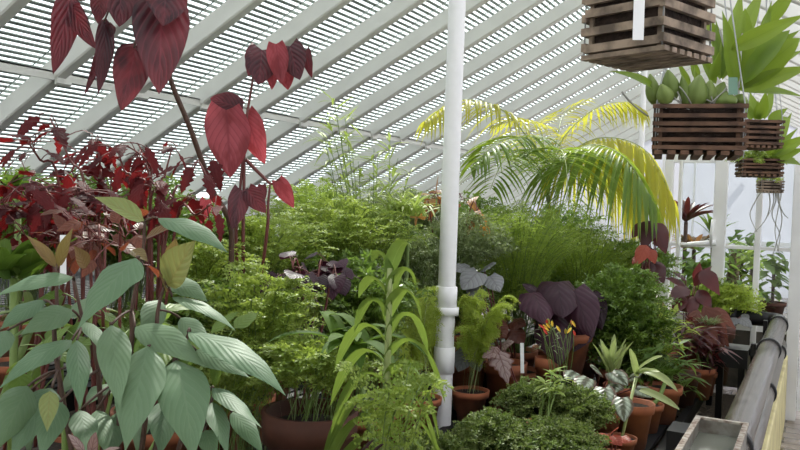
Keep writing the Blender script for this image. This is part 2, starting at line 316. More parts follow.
# ------------------------------------------------------------------ setting
TH = math.tan(math.radians(28.5)); RX, RZ = -1.65, 4.1; EL, ER = -6.3, 2.2
slope = nrm(A(1, 0, TH)); sn = nrm(A(-TH, 0, 1))
zl = lambda x: RZ + (x - RX) * TH
zr = lambda x: RZ - (x - RX) * TH
Y0, Y1 = -1.92, 17.4
ceil = sroot('ceiling')
mb = MB()   # one rafter of the left slope
def rafter_mesh(y, left=True, w=.088, dp=.14):
    mb = MB(); x0, x1 = (EL, RX) if left else (RX, ER); zf = zl if left else zr
    v = []
    for x in (x0, x1):
        z = zf(x); y = -.02; v += [(x, y - w, z), (x, y, z), (x, y, z - dp), (x, y - .008, z - dp - .012), (x, y - w + .008, z - dp - .012), (x, y - w, z - dp)]
    mb.add(v, [(i, (i + 1) % 6, 6 + (i + 1) % 6, 6 + i) for i in range(6)]); return mb
raf = rafter_mesh(0).build('rafter', 'rafter_paint', ceil, False)
rafr = rafter_mesh(0, False).build('rafter', 'rafter_paint', ceil, False)
mb = MB()   # one lath blind over one bay of glass
pitch_l = .0555; ns = int(5.25 / pitch_l)
for i in range(ns):
    c = A(EL, 0, zl(EL)) + slope * (.05 + i * pitch_l) + sn * .06 + A(0, .3575, 0)
    c = c + sn * rng.normal(0, .0015); obox(mb, c, slope * .0126, A(0, .357, 0), sn * .004)
for y in (.12, .6): obox(mb, (A(EL, 0, zl(EL)) + A(RX, 0, RZ)) / 2 + sn * .052 + A(0, y, 0), slope * 2.62, A(0, .004, 0), sn * .003)
lath = mb.build('lath_blind', 'lath_wood', ceil, False)
first = True
for k in range(28):
    y = Y0 + .715 * k
    for src in (raf, rafr) + ((lath,) if k < 27 else ()):
        o = src if k == 0 else src.copy()
        if k: COL.objects.link(o); o.parent = ceil
        o.location = (0, y, 0)
gl = MB(); gl.add([(EL, Y0, zl(EL)), (RX, Y0, RZ), (RX, Y1, RZ), (EL, Y1, zl(EL))], [(0, 1, 2, 3)]); gl.build('roof_glass', 'roof_glass', ceil, False)
gl = MB(); gl.add([(RX, Y0, RZ), (ER, Y0, zr(ER)), (ER, Y1, zr(ER)), (RX, Y1, RZ)], [(0, 1, 2, 3)]); gl.build('shaded_glass', 'shaded_glass', ceil, False)
mb = MB(); box(mb, (RX - .05, Y0 - .1, RZ - .2), (RX + .05, Y1, RZ + .06)); mb.build('ridge_beam', 'rafter_paint', ceil, False)
# purlin with brackets under the rafters
px_ = -4.6; pz_ = zl(px_) - .125
mb = MB(); box(mb, (px_ - .008, Y0 - .1, pz_ - .03), (px_ + .008, Y1, pz_ + .03)); box(mb, (px_ - .04, Y0 - .1, pz_ + .02), (px_ + .008, Y1, pz_ + .03)); mb.build('purlin', 'rafter_paint', ceil, False)
br_ = MB(); obox(br_, (px_ + .012, -.037, pz_ + .0), (.012, 0, .006), (0, .06, 0), (-.004, 0, .055)); brk = br_.build('purlin_bracket', 'rafter_paint', ceil, False)
for k in range(28):
    o = brk if k == 0 else brk.copy()
    if k: COL.objects.link(o); o.parent = ceil
    o.location = (0, Y0 + .715 * k, 0)
# walls, floor
mb = MB(); box(mb, (EL - .2, -2, 0), (EL, Y1, zl(EL))); struct(mb.build('wall_left', 'white_paint', None, False))
wr = sroot('wall_right'); mb = MB(); box(mb, (ER, -2, 0), (ER + .2, Y1, .8)); mb.build('wall_base', 'white_paint', wr, False)
mb = MB(); box(mb, (ER + .04, -2, .8), (ER + .05, Y1, zr(ER))); mb.build('glazing', 'shaded_glass', wr, False)
mu = MB(); box(mu, (ER, -.03, .8), (ER + .1, .03, zr(ER))); mu = mu.build('mullion', 'white_paint', wr, False)
for k in range(17):
    o = mu if k == 0 else mu.copy()
    if k: COL.objects.link(o); o.parent = wr
    o.location = (0, Y0 + 1.1 * k, 0)
mb = MB(); box(mb, (EL - .2, -2.5, -.1), (ER + .2, Y1 + .2, 0)); struct(mb.build('floor', 'paving', None, False))
mb = MB(); box(mb, (-.34, -.5, 0), (-.165, 6.9, .52)); o = struct(mb.build('wall_front', 'yellow_paint', None, False))
bv = o.modifiers.new('b', 'BEVEL'); bv.width = .008; bv.segments = 2
mb = MB(); g = np.linspace(-.5, 6.9, 90); gx = np.linspace(-6.2, -.34, 50); X, Y = np.meshgrid(gx, g); Z = .16 + rng.normal(0, .012, X.shape)
nx = 50; mb.add(np.stack([X, Y, Z], -1), [(i * nx + j, i * nx + j + 1, (i + 1) * nx + j + 1, (i + 1) * nx + j) for i in range(89) for j in range(nx - 1)])
o = mb.build('floor_gravel', 'gravel', None); struct(o)
mb = MB(); mb.add([(EL, -2.2, 0), (ER, -2.2, 0), (ER, -2.2, zr(ER)), (RX, -2.2, RZ), (EL, -2.2, zl(EL))], [(0, 1, 2, 3)], t=[(0, 3, 4)]); struct(mb.build('wall_near_blocker', 'white_paint', None, False));  # unseen solid end wall behind the camera, added to cut the fill light
# far gable: whitewashed glazing in white bars with a sloping rail
GY = 17.3
g = sroot('wall_back'); mb = MB(); mb.add([(EL, GY, 0), (ER, GY, 0), (ER, GY, zr(ER)), (RX, GY, RZ), (EL, GY, zl(EL))], [(0, 1, 2, 3)], t=[(0, 3, 4)]); mb.build('glazing', 'gable_glass', g, False)
for x in np.arange(EL + .3, ER, .62):
    mb = MB(); box(mb, (x - .02, GY - .06, .0), (x + .02, GY - .005, zl(x) if x < RX else zr(x))); mb.build('mullion', 'white_paint', g, False)
mb = MB(); box(mb, (EL, GY - .07, 1.0), (ER, GY - .01, 1.08)); mb.build('sill_rail', 'white_paint', g, False)
p0, p1 = at(690, 200, 17.0), at(738, 171, 16.2); mb = MB(); tube(mb, [p0, p1], .045, 6); mb.build('sloping_rail', 'white_paint', g)

# glazed screen with the door across the path
SY = 7.0
scr = sroot('window_1', (0, SY, 0))
def post(x, w, z0, z1, d=.035, y=SY):
    mb = MB(); box(mb, (x - w, y - d, z0), (x + w, y + d, z1)); o = mb.build('post', 'white_paint', scr, False)
    m_ = o.modifiers.new('b', 'BEVEL'); m_.width = .006; m_.segments = 2
post(-1.125, .034, .2, 2.05); post(-1.03, .014, .2, 2.05); post(-.715, .05, .2, 2.05); post(-.425, .022, .2, 2.05); post(-.14, .045, 0, 2.05, .05)
for z, h in ((2.05, .035), (1.335, .014), (.72, .05)):
    mb = MB(); box(mb, (-1.12, SY - .025, z - h), (-.14, SY + .025, z + h)); mb.build('rail', 'white_paint', scr, False)
for x0, x1 in ((-1.02, -.76), (-.67, -.45), (-.40, -.185)):
    for z0, z1 in ((.77, 1.32), (1.35, 2.015)):
        mb = MB(); mb.add([(x0, SY, z0), (x1, SY, z0), (x1, SY, z1), (x0, SY, z1)], [(0, 1, 2, 3)]); mb.build('glass_pane', 'pane_glass', scr, False)
mb = MB(); box(mb, (-1.1, SY - .02, .2), (-.17, SY + .02, .72)); mb.build('lower_panel', 'screen_base', scr, False)
# screen opening gear: thick white lever bar and upright handle
ge = thing('opening_lever', 'thick white lever bar with upright handle fixed to the glazed screen', 'lever', (-.75, SY - .05, 1.33))
mb = MB(); tube(mb, [(-1.0, SY - .075, 1.325), (-.93, SY - .075, 1.34), (-.73, SY - .075, 1.365)], [.012, .02, .024], 8); mb.build('bar', 'white_paint', ge)
mb = MB(); tube(mb, [(-.765, SY - .085, 1.35), (-.765, SY - .10, 1.45), (-.755, SY - .08, 1.55)], [.014, .012, .016], 8); mb.build('handle', 'white_paint', ge)
# door at the right of the screen
dr = sroot('door_1', (0, SY, 0))
mb = MB(); box(mb, (-.09, SY - .02, .08), (.75, SY + .02, .9)); mb.build('door_panel', 'white_paint', dr, False)
mb = MB(); box(mb, (-.09, SY - .02, .9), (-.02, SY + .02, 2.0)); box(mb, (.68, SY - .02, .9), (.75, SY + .02, 2.0)); box(mb, (-.09, SY - .02, 1.95), (.75, SY + .02, 2.03)); mb.build('door_frame', 'white_paint', dr, False)
mb = MB(); mb.add([(-.02, SY, .9), (.68, SY, .9), (.68, SY, 1.95), (-.02, SY, 1.95)], [(0, 1, 2, 3)]); mb.build('glass_pane', 'pane_glass', dr, False)
mb = MB(); box(mb, (-.085, SY - .055, .86), (-.03, SY - .02, .9)); box(mb, (-.085, SY - .04, .74), (-.05, SY - .02, .79)); mb.build('latch', 'black_metal', dr, False)

# ------------------------------------------------------------------ white posts
def iron_post(x, y, z0, r, label, rings):
    t = thing('support_post', label, 'post', (x, y, z0)); top = (zl(x) if x < RX else zr(x)) - .1
    mb = MB(); lathe(mb, (x, y, 0), [(r * 1.02, z0), (r * 1.02, 1.02), (r * .96, 1.2), (r * .92, top)], 24); mb.build('shaft', 'post_paint', t)
    for za, zb, k in rings:
        mb = MB(); lathe(mb, (x, y, 0), [(r, za - .003), (r * k, za), (r * k * 1.01, (za + zb) / 2), (r * k, zb), (r, zb + .003)], 24); mb.build('collar', 'post_paint', t)
P0 = at(449, 225, 4.27)
iron_post(P0[0], P0[1], .17, .049, 'white painted iron post with collar rings rising through the middle of the plants', [(.70, .835, 1.16), (.835, 1.01, 1.01), (1.01, 1.05, 1.42), (1.05, 1.16, 1.17)])
P1 = at(638, 225, 9.6)
iron_post(P1[0], P1[1], .0, .035, 'thin pale post far back behind the drooping yellow palm frond', [(.9, 1.0, 1.15)])

# ------------------------------------------------------------------ benches
def tier_z(x): return .42 if x > -1.91 else .60 if x > -2.56 else .80 if x > -3.26 else .95
for (xa, xb, z, lab) in ((-1.9, -.62, .42, 'lowest black slatted plant bench along the front by the pipes'), (-2.55, -1.92, .60, 'second black slatted plant bench tier right behind the white post'),
                         (-3.25, -2.57, .80, 'third black slatted plant bench tier behind the white post'), (-6.15, -3.27, .95, 'rearmost wide black slatted plant bench under the low roof')):
    t = thing('plant_bench', lab, 'bench', (xb, 3, 0.1))
    ya, yb = (-.3, 6.6) if z < .9 else (-.3, 11.5)
    if z < .9: yb = 6.6
    mb = MB()
    for x in np.arange(xa + .03, xb - .03, .075): box(mb, (x, ya, z - .02), (x + .052, yb, z))
    mb.build('bench_top', 'black_metal', t, False)
    mb = MB(); box(mb, (xb - .035, ya, z - .065), (xb, yb, z + .015)); mb.build('front_rail', 'black_metal', t, False)
    for y in np.arange(.6, yb, 1.45):
        for x in (xa + .05, xb - .05):
            mb = MB(); box(mb, (x - .02, y - .02, .14), (x + .02, y + .02, z - .02)); mb.build('leg', 'black_metal', t, False)
# ------------------------------------------------------------------ pipes, trough
def ring(mb, y, x, z, r, w):
    mb2 = [(r, -w), (r * 1.16, -w), (r * 1.16, w), (r, w)]
    a = np.linspace(0, 2 * math.pi, 24, endpoint=False); V = np.array([[x + rr * math.cos(q), y + yy, z + rr * math.sin(q)] for rr, yy in mb2 for q in a])
    mb.add(V, [(i * 24 + j, i * 24 + (j + 1) % 24, (i + 1) * 24 + (j + 1) % 24, (i + 1) * 24 + j) for i in range(3) for j in range(24)])
XP = -.225; R_ = .058
for z, lab, ys in ((.815, 'upper fat dark iron heating pipe running along the wall top', (2.9, 5.15, 6.35)), (.64, 'lower dark iron heating pipe tucked under the thicker upper pipe', (4.75, 6.2))):
    t = thing('heating_pipe', lab, 'pipe', (XP, 3, .52))
    mb = MB(); tube(mb, [(XP, -.4, z), (XP, 2, z), (XP, 4.5, z), (XP, 6.55, z)], R_, 28); mb.build('pipe', 'pipe_iron', t)
    if z > .7:
        a = np.linspace(0, math.pi / 2, 7); el = [(XP - .09 + .09 * math.cos(q), 6.55 + .09 * math.sin(q), z) for q in a] + [(XP - .55, 6.64, z)]
        mb = MB(); tube(mb, el, R_ * .95, 20); mb.build('elbow', 'clamp_iron', t)
        mb = MB(); tube(mb, [(XP - .30, 6.64, z), (XP - .36, 6.64, z)], R_ * 1.2, 20); mb.build('collar', 'clamp_iron', t)
    for y in ys:
        mb = MB(); ring(mb, y, XP, z, R_, .022); mb.build('clamp', 'clamp_iron', t)
    for y in ((1.5, 5.2, 6.4) if z > .7 else (1.4, 4.6)):
        mb = MB(); box(mb, (XP - .015, y - .02, .5205), (XP + .015, y + .02, z - R_ + .01));
        if z > .7: mb = MB(); box(mb, (XP - .10, y - .03, .522), (XP - .072, y + .03, z + .02)); box(mb, (XP - .10, y - .03, z - .09), (XP, y + .03, z - R_ + .004))
        mb.build('bracket', 'clamp_iron', t, False)
vb = thing('valve_box', 'black iron valve block on a stand beside the pipe end', 'valve', (-.5, 5.6, .16))
mb = MB(); box(mb, (-.56, 5.5, .62), (-.36, 5.74, .74)); mb.build('body', 'clamp_iron', vb, False)
mb = MB(); tube(mb, [(-.36, 5.62, .7), (-.29, 5.62, .76)], .028, 10); mb.build('branch_pipe', 'clamp_iron', vb)
for x in (-.53, -.40):
    mb = MB(); box(mb, (x - .02, 5.6, .15), (x + .02, 5.64, .62)); mb.build('leg', 'clamp_iron', vb, False)
tr = thing('water_trough', 'open rectangular metal trough of water sitting on the pipe in front', 'trough', (-.255, 2.2, .873))
xa, xb, ya, yb, za, zb = -.312, -.166, 1.75, 2.66, .873, .955
mb = MB()
for lo, hi in (((xa, ya, za), (xa + .008, yb, zb)), ((xb - .008, ya, za), (xb, yb, zb)), ((xa, yb - .008, za), (xb, yb, zb)), ((xa, ya, za), (xb, ya + .008, zb)), ((xa, ya, za), (xb, yb, za + .006))): box(mb, lo, hi)
mb.build('tray', 'zinc', tr, False)
mb = MB()
for lo, hi in (((xa - .004, ya, zb), (xa + .012, yb, zb + .007)), ((xb - .012, ya, zb), (xb + .004, yb, zb + .007)), ((xa - .004, yb - .012, zb + .0005), (xb + .004, yb + .004, zb + .0075)), ((xa - .004, ya - .004, zb), (xb + .004, ya + .012, zb + .007))): box(mb, lo, hi)
mb.build('rim', 'trough_rim', tr, False)
mb = MB(); box(mb, (xa + .008, ya + .008, za + .03), (xb - .008, yb - .008, za + .042)); mb.build('water', 'water', tr, False)
bb = MB(); box(bb, (-.385, 2.55, .17), (-.325, 2.68, .93)); o = bb.build('pipe_stand', 'black_metal', None, False, (-.355, 2.6, .17)); tag(o, 'black square stand just left of the water trough', 'stand')

# ------------------------------------------------------------------ plant helpers
def potmesh(c, r, h):
    mb = MB(); lathe(mb, c, [(0, 0), (r * .66, 0), (r * .92, h * .8), (r * 1.02, h * .8), (r * 1.05, h), (r * .93, h), (r * .9, h * .86), (0, h * .86)], 28); return mb
def pot(root, c, r, h, mat='terracotta'):
    potmesh(c, r, h).build('pot', mat, root)
    mb = MB(); lathe(mb, c, [(r * .92, h * .9), (r * .5, h * .93), (0, h * .93)], 20); mb.build('soil', 'soil', root)
TAKEN = []; PR = .10
for _x, _y, _d, _r in ((449, 400, 4.27, .06), (466, 414, 4.62, .11), (487, 398, 4.9, .12), (546, 378, 4.5, .07), (603, 436, 3.95, .09), (632, 438, 4.0, .10), (662, 414, 4.5, .10), (682, 402, 4.9, .10), (716, 362, 5.6, .11), (698, 380, 5.3, .10)):
    _q = at(_x, _y, _d); TAKEN.append((_q[0], _q[1], _r))
def rooted(name, label, cat, p, group=None, z=None):
    x, y = p[0], p[1]; best = (x, y)
    for k in range(260):      # the nearest free spot on the bench for the pot
        rr = .022 * math.sqrt(k); qx, qy = x + rr * math.cos(k * 2.4), y + rr * math.sin(k * 2.4)
        if all((qx - a) ** 2 + (qy - b_) ** 2 > (r_ + PR) ** 2 for a, b_, r_ in TAKEN) and qx < -.74 and all(abs(qx - e) > .09 for e in (-1.91, -2.56, -3.26)): best = (qx, qy); break
    else: print('no room', label)
    p = (best[0], best[1]); TAKEN.append((best[0], best[1], PR))
    zz = tier_z(p[0]) if z is None else z
    return thing(name, label, cat, (p[0], p[1], zz), group)
def mound(name, label, px, py, D, rx, rz, mat, style, n=110, potr=.1, poth=.14, group=None, ry=None, low=-.25, potmat='terracotta', stem='stem_green', z=None, lean=(0, 0)):
    c = at(px, py, D); root = rooted(name, label, 'plant', c, group, z); b = A(*root.location); pot(root, b, potr, poth, potmat); ry = ry or rx
    B = b + A(0, 0, poth * .9) + rng.normal(0, potr * .35, (n, 3)) * A(1, 1, 0)
    d = nrm(rng.normal(0, 1, (n * 4, 3)) * A(1, 1, .9)); d = d[d[:, 2] > low][:n]
    sc_ = rng.uniform(.72, 1.05, (len(d), 1)); T = c + d * A(rx, ry, rz) * sc_ ; T[:, 2] = np.maximum(T[:, 2], b[2] + .03)
    T[:, 0] += lean[0]; T[:, 1] += lean[1]; B = B[:len(d)]
    Cc = (B + T) / 2 + A(0, 0, 1) * (np.linalg.norm(T - B, axis=1)[:, None] * .28) - (T - B) * A(.18, .18, 0)
    if style in ('pilea', 'small', 'tiny'): Cc = np.stack([B[:, 0] * .7 + T[:, 0] * .3, B[:, 1] * .7 + T[:, 1] * .3, T[:, 2] + .02], 1)
    mb, st = MB(), MB()
    S = dict(pilea=dict(K=11, t0=.45, blen=.07, M=7, ll=.0135, lw=.0095, flat=.97, jit=.35), feather=dict(K=16, t0=.3, blen=.075, M=9, ll=.012, lw=.0042, jit=.25), small=dict(K=12, t0=.3, blen=.045, M=3, ll=.03, lw=.013, jit=.5),
             tiny=dict(K=10, t0=.35, blen=.05, M=5, ll=.0145, lw=.009, jit=.7, flat=.6), fox=dict(K=34, t0=.25, blen=.028, M=5, ll=.016, lw=.003, jit=.5, flat=.3), fern=dict(K=26, t0=.2, blen=.07, M=9, ll=.014, lw=.005, jit=.15, lead=.35, taper=.8))[style]
    spray(mb, st, B, Cc, T, **S); mb.build('foliage', mat, root); st.build('stem', stem, root); return root
def curve_stem(mb, pts, r0, r1, n=7):
    P = np.array(pts, float); k = len(P)
    if k == 2: Q = P
    else:   # smooth through the points
        tt = np.linspace(0, k - 1, 4 * k); Q = []
        for t in tt:
            i = min(int(t), k - 2); f = t - i; p0 = P[max(i - 1, 0)]; p1 = P[i]; p2 = P[i + 1]; p3 = P[min(i + 2, k - 1)]
            Q.append(.5 * (2 * p1 + (p2 - p0) * f + (2 * p0 - 5 * p1 + 4 * p2 - p3) * f * f + (3 * p1 - p0 - 3 * p2 + p3) * f ** 3))
        Q = np.array(Q)
    tube(mb, Q, np.linspace(r0, r1, len(Q)), n)
def to_cam(p): return nrm(CAM - p)

# ================================================================== plants
def pt(x, y, D): return at(x, y, D)
def pxleaf(mb, a, b, wpx, D0, D1, **kw):      # a leaf from a to b (as seen), with depth at both ends
    p0, p1 = at(*a, D0), at(*b, D1); up = kw.pop('up', None)
    if up is None: up = nrm(to_cam((p0 + p1) / 2) * 1.0 + A(0, 0, .9) + A(*kw.pop('tilt', (0, 0, 0))))
    leaf(mb, p0, p1, wpx * (D0 + D1) / 2 / FPX, up=up, **kw)

# ---- front left: big plant with long grey-green leaves
c = at(128, 300, 1.72); root = rooted('leafy_begonia', 'large plant with long drooping grey-green leaves filling the lower left corner', 'plant', c); b = A(*root.location)
pot(root, b, .15, .22)
F, Yg, S = MB(), MB(), MB()
G = [((73, 277), (-6, 297), 24, 1.7, 1.6), ((136, 258), (77, 330), 50, 1.66, 1.5), ((72, 340), (-2, 390), 27, 1.68, 1.5), ((77, 340), (80, 410), 23, 1.66, 1.5), ((111, 325), (120, 411), 34, 1.66, 1.5), ((135, 327), (206, 368), 33, 1.7, 1.62),
     ((148, 346), (125, 452), 50, 1.64, 1.46), ((176, 360), (194, 462), 52, 1.64, 1.46), ((28, 386), (-4, 452), 38, 1.62, 1.5), ((52, 388), (10, 460), 44, 1.66, 1.52), ((60, 402), (40, 460), 30, 1.6, 1.5), ((80, 410), (90, 458), 28, 1.66, 1.56),
     ((97, 410), (106, 454), 24, 1.72, 1.6), ((72, 310), (20, 335), 26, 1.74, 1.66), ((84, 322), (104, 356), 18, 1.76, 1.66), ((172, 297), (236, 331), 19, 1.76, 1.7), ((188, 332), (286, 396), 38, 1.68, 1.52), ((212, 388), (262, 428), 22, 1.7, 1.58),
     ((232, 412), (264, 456), 21, 1.72, 1.6), ((212, 402), (228, 458), 24, 1.66, 1.56), ((166, 279), (208, 302), 24, 1.8, 1.74), ((158, 218), (228, 253), 28, 1.74, 1.66), ((112, 384), (84, 408), 26, 1.84, 1.74), ((120, 372), (150, 400), 28, 1.86, 1.76),
     ((196, 350), (250, 378), 24, 1.78, 1.7), ((118, 412), (112, 458), 28, 1.8, 1.68), ((160, 300), (140, 345), 26, 1.84, 1.74), ((60, 350), (30, 372), 22, 1.84, 1.76), ((44, 300), (0, 330), 24, 1.8, 1.7), ((100, 300), (58, 322), 22, 1.82, 1.74),
     ((165, 400), (160, 458), 30, 1.74, 1.62), ((20, 400), (30, 460), 26, 1.76, 1.64), ((180, 318), (214, 352), 22, 1.86, 1.78), ((90, 365), (60, 395), 22, 1.9, 1.8), ((140, 400), (136, 455), 26, 1.88, 1.75), ((205, 430), (216, 462), 22, 1.6, 1.55), ((8, 330), (-12, 372), 24, 1.85, 1.75)]
stem_lines = [[(126, 430), (128, 370), (132, 310), (142, 260), (145, 222)], [(108, 430), (98, 370), (84, 325), (74, 280)], [(60, 430), (58, 370), (57, 310), (56, 265)], [(140, 430), (152, 370), (158, 310), (166, 282)], [(150, 430), (170, 380), (184, 345), (190, 330)], [(128, 430), (120, 380), (112, 330), (110, 322)], [(150, 440), (190, 410), (214, 390)]]
bpot = b + A(0, 0, .2)
for sl in stem_lines: curve_stem(S, [bpot + A(*rng.normal(0, .03, 2), 0)] + [at(x, y, 1.76) for x, y in sl[1:]], .007, .003)
nodes = [at(x, y, 1.76) for sl in stem_lines for x, y in sl[1:]]
for a, e, w_, d0, d1 in G:
    pxleaf(F, a, e, w_, d0, d1, kind='lance', n=16, bend=rng.uniform(.08, .2), fold=.25, curl=.35, wave=.035, tilt=(rng.uniform(-.6, .6), rng.uniform(-.5, .5), 0), tw=rng.uniform(-.9, .9))
    p = at(*a, d0); q = min(nodes, key=lambda n_: np.linalg.norm(n_ - p)); tube(S, bez(q, (p + q) / 2 + A(0, 0, .01), p, 6), .0028, 6)
F.build('foliage', 'grey_leaf', root); S.build('stem', 'stem_brown', root)
for a, e, w_, d0, d1, r in [((144, 221), (94, 197), 24, 1.74, 1.68, 1), ((168, 286), (196, 240), 40, 1.74, 1.70, .9), ((56, 267), (26, 235), 14, 1.72, 1.68, .15), ((58, 267), (73, 228), 14, 1.72, 1.68, .2), ((86, 268), (74, 246), 17, 1.78, 1.75, .05), ((146, 238), (176, 226), 14, 1.78, 1.74, .0), ((172, 262), (176, 238), 16, 1.8, 1.78, 0), ((166, 292), (158, 272), 12, 1.76, 1.7, .1), ((50, 391), (47, 432), 19, 1.55, 1.5, .95), ((132, 250), (148, 262), 14, 1.73, 1.7, .3)]:
    pxleaf(Yg, a, e, w_, d0, d1, kind='lance', n=9, bend=.06, fold=.35, r=r)
o = Yg.build('young_foliage', 'young_leaf', root); o['label'] = 'orange and yellow-green young leaves at the stem tips'

# ---- tall red cane begonia
c = at(236, 246, 3.0); root = rooted('cane_begonia', 'tall cane begonia with big hanging maroon leaves reaching the roof at upper left', 'plant', c); b = A(*root.location)
pot(root, b, .14, .22)
F, F2, S = MB(), MB(), MB()
main = [b + A(0, 0, .2), at(232, 243, 2.98), at(212, 190, 2.92), at(190, 128, 2.82), at(170, 78, 2.74), at(158, 20, 2.68), at(146, -30, 2.64)]
curve_stem(S, main, .012, .007)
pet = [[(166, 66), (140, 40), (134, 48)], [(158, 10), (162, -10)], [(150, -10), (110, -12), (84, 0), (70, -4)], [(156, 20), (120, -4), (104, 22)], [(152, -6), (122, -18)], [(150, -10), (100, -6)]]
for p in pet: curve_stem(S, [at(x, y, 2.68) for x, y in p], .005, .003, 6)
for a, e, w_, d0, d1, r, tl in [((70, -6), (53, 74), 30, 2.66, 2.6, .15, .6), ((72, 6), (96, 49), 22, 2.66, 2.6, .5, -.6), ((100, -4), (98, 24), 18, 2.7, 2.66, .3, 0), ((121, -24), (119, 27), 42, 2.66, 2.6, .3, .2), ((106, 20), (98, 94), 21, 2.7, 2.62, .05, .7), ((108, 30), (84, 96), 12, 2.72, 2.66, .0, .8), ((136, 46), (121, 111), 37, 2.7, 2.6, .75, .2), ((162, -8), (159, 94), 56, 2.66, 2.54, .35, 0), ((166, -14), (163, 26), 44, 2.6, 2.56, .55, .3), ((110, 24), (100, 44), 16, 2.7, 2.68, .2, .0)]:
    pxleaf(F, a, e, w_, d0, d1, kind='ovate', n=12, bend=.06, fold=.25, curl=.15, wave=.035, lobe=.12, r=r, tilt=(tl, tl * .4, -.7))
F.build('foliage', 'red_leaf', root); S.build('stem', 'stem_brown', root)

c = at(248, 250, 3.15); root = rooted('cane_begonia', 'slimmer cane begonia with glowing pink-red heart shaped leaves under the roof rafters', 'plant', c); b = A(*root.location)
pot(root, b, .12, .2)
F, F2, S = MB(), MB(), MB()
for sl in ([(243, 244), (244, 180), (245, 130), (252, 84), (256, 52)], [(236, 244), (240, 190), (243, 150), (240, 112)], [(246, 160), (262, 176), (272, 184), (280, 178)], [(266, 240), (268, 205), (270, 185)]):
    curve_stem(S, ([b + A(0, 0, .19)] if sl[0][1] > 230 else []) + [at(x, y, 3.1) for x, y in sl], .008, .004)
dark = [((262, 50), (258, 85), 34, 3.1, 3.02, .2, .3), ((254, 56), (248, 76), 18, 3.06, 3.02, .4, .8), ((290, 46), (300, 80), 28, 3.1, 3.04, .0, -.3), ((306, 50), (312, 78), 13, 3.12, 3.1, .0, -.7), ((238, 108), (210, 98), 26, 3.14, 3.1, .15, .2), ((241, 190), (232, 230), 22, 3.0, 2.94, .1, .3), ((248, 190), (266, 213), 20, 3.0, 2.96, .25, -.3), ((262, 185), (262, 205), 10, 3.1, 3.08, .1, .0), ((232, 100), (226, 118), 26, 3.16, 3.14, .2, .0)]
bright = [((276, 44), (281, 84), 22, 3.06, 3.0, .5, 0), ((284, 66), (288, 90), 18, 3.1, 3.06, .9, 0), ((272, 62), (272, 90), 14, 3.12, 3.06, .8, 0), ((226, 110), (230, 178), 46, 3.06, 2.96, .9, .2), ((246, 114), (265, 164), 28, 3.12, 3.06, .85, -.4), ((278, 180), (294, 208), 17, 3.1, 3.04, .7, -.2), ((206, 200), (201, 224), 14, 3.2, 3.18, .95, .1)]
for mb_, L_ in ((F, dark), (F2, bright)):
    for a, e, w_, d0, d1, r, tl in L_: pxleaf(mb_, a, e, w_, d0, d1, kind='cord', n=12, bend=.08, fold=.2, curl=.2, wave=.03, lobe=.22, r=r, tilt=(tl, tl * .3, -.6))
F.build('foliage', 'red_leaf', root); S.build('stem', 'stem_red', root)
o = F2.build('bright_foliage', 'red_leaf_backlit', root); o['label'] = 'glowing pink-red lower leaves'

# ---- dark red serrated begonias on the left
def bushy(name, label, cx, cy, D, stems, nl, lmin, lmax, mat, kind, stem='stem_red', wr=.8, spread=.10, dd=.25, potr=.13, droop=.5, cat='plant', asp=.5, z=None, poth=.2, sag=(0, 0)):
    c = at(cx, cy, D); root = rooted(name, label, cat, c, None, z); b = A(*root.location); pot(root, b, potr, poth)
    F, S = MB(), MB(); ends = []
    for s in stems:
        dz = rng.uniform(-dd, dd); P = [b + A(0, 0, poth * .9) + A(*rng.normal(0, potr * .3, 2), 0)] + [at(x, y, D + dz * (i + 1) / len(s)) for i, (x, y) in enumerate(s)]
        curve_stem(S, P, .006, .0025, 6); Q = np.array(P)
        for k in range(nl):
            t = rng.uniform(.9, len(P) - 1.001) if len(P) > 2 else rng.uniform(.5, .999); i = int(t); p = Q[i] + (Q[i + 1] - Q[i]) * (t - i)
            if k < 4: p = Q[-1] + rng.normal(0, .012, 3)
            dh = A(*rng.normal(0, 1, 2), rng.normal(-.1, .5)); dh = nrm(dh); L = rng.uniform(lmin, lmax); q = p + dh * rng.uniform(.2, 1) * spread
            tube(S, bez(p, (p + q) / 2 + A(0, 0, .012), q, 4), .0018, 5, False)
            d2 = nrm(dh * .7 + A(0, 0, -droop) + rng.normal(0, .35, 3))
            leaf(F, q, q + d2 * L, L * asp * rng.uniform(.8, 1.2), up=nrm(A(0, 0, 1) + dh * .5 + to_cam(q) * .5 + rng.normal(0, .3, 3)), bend=.12, fold=.15, curl=.15, kind=kind, n=16 if kind in ('lobed', 'serr') else 8, wave=.03, lobe=.1 if kind in ('lobed', 'cord', 'serr') else 0)
    F.build('foliage', mat, root); S.build('stem', stem, root); return root
bushy('red_begonia', 'dark red begonia with many jagged leaves on thin branches at far left', 90, 225, 2.7,
      [[(85, 200), (70, 160), (50, 118)], [(60, 190), (40, 160), (28, 142)], [(100, 200), (100, 165), (96, 138)], [(60, 215), (30, 200), (8, 185)], [(80, 210), (60, 190), (36, 178)], [(96, 215), (84, 190), (72, 172)], [(110, 220), (110, 195), (112, 175)], [(40, 225), (20, 212), (5, 205)]], 11, .06, .12, 'maroon_small', 'serr', asp=.6)
bushy('red_begonia', 'dark red begonia branching beside the tall cane stem with jagged hanging leaves', 150, 230, 2.75,
      [[(140, 205), (124, 170), (118, 150)], [(150, 200), (150, 165), (128, 146)], [(160, 205), (165, 175), (172, 148)], [(170, 210), (185, 185), (198, 160)], [(140, 215), (125, 200), (108, 190)], [(165, 215), (180, 205), (196, 196)], [(150, 190), (140, 165), (140, 150)], [(150, 212), (160, 195), (150, 180)], [(176, 222), (196, 215), (210, 205)]], 8, .06, .13, 'maroon_small', 'serr', asp=.55, droop=.9)
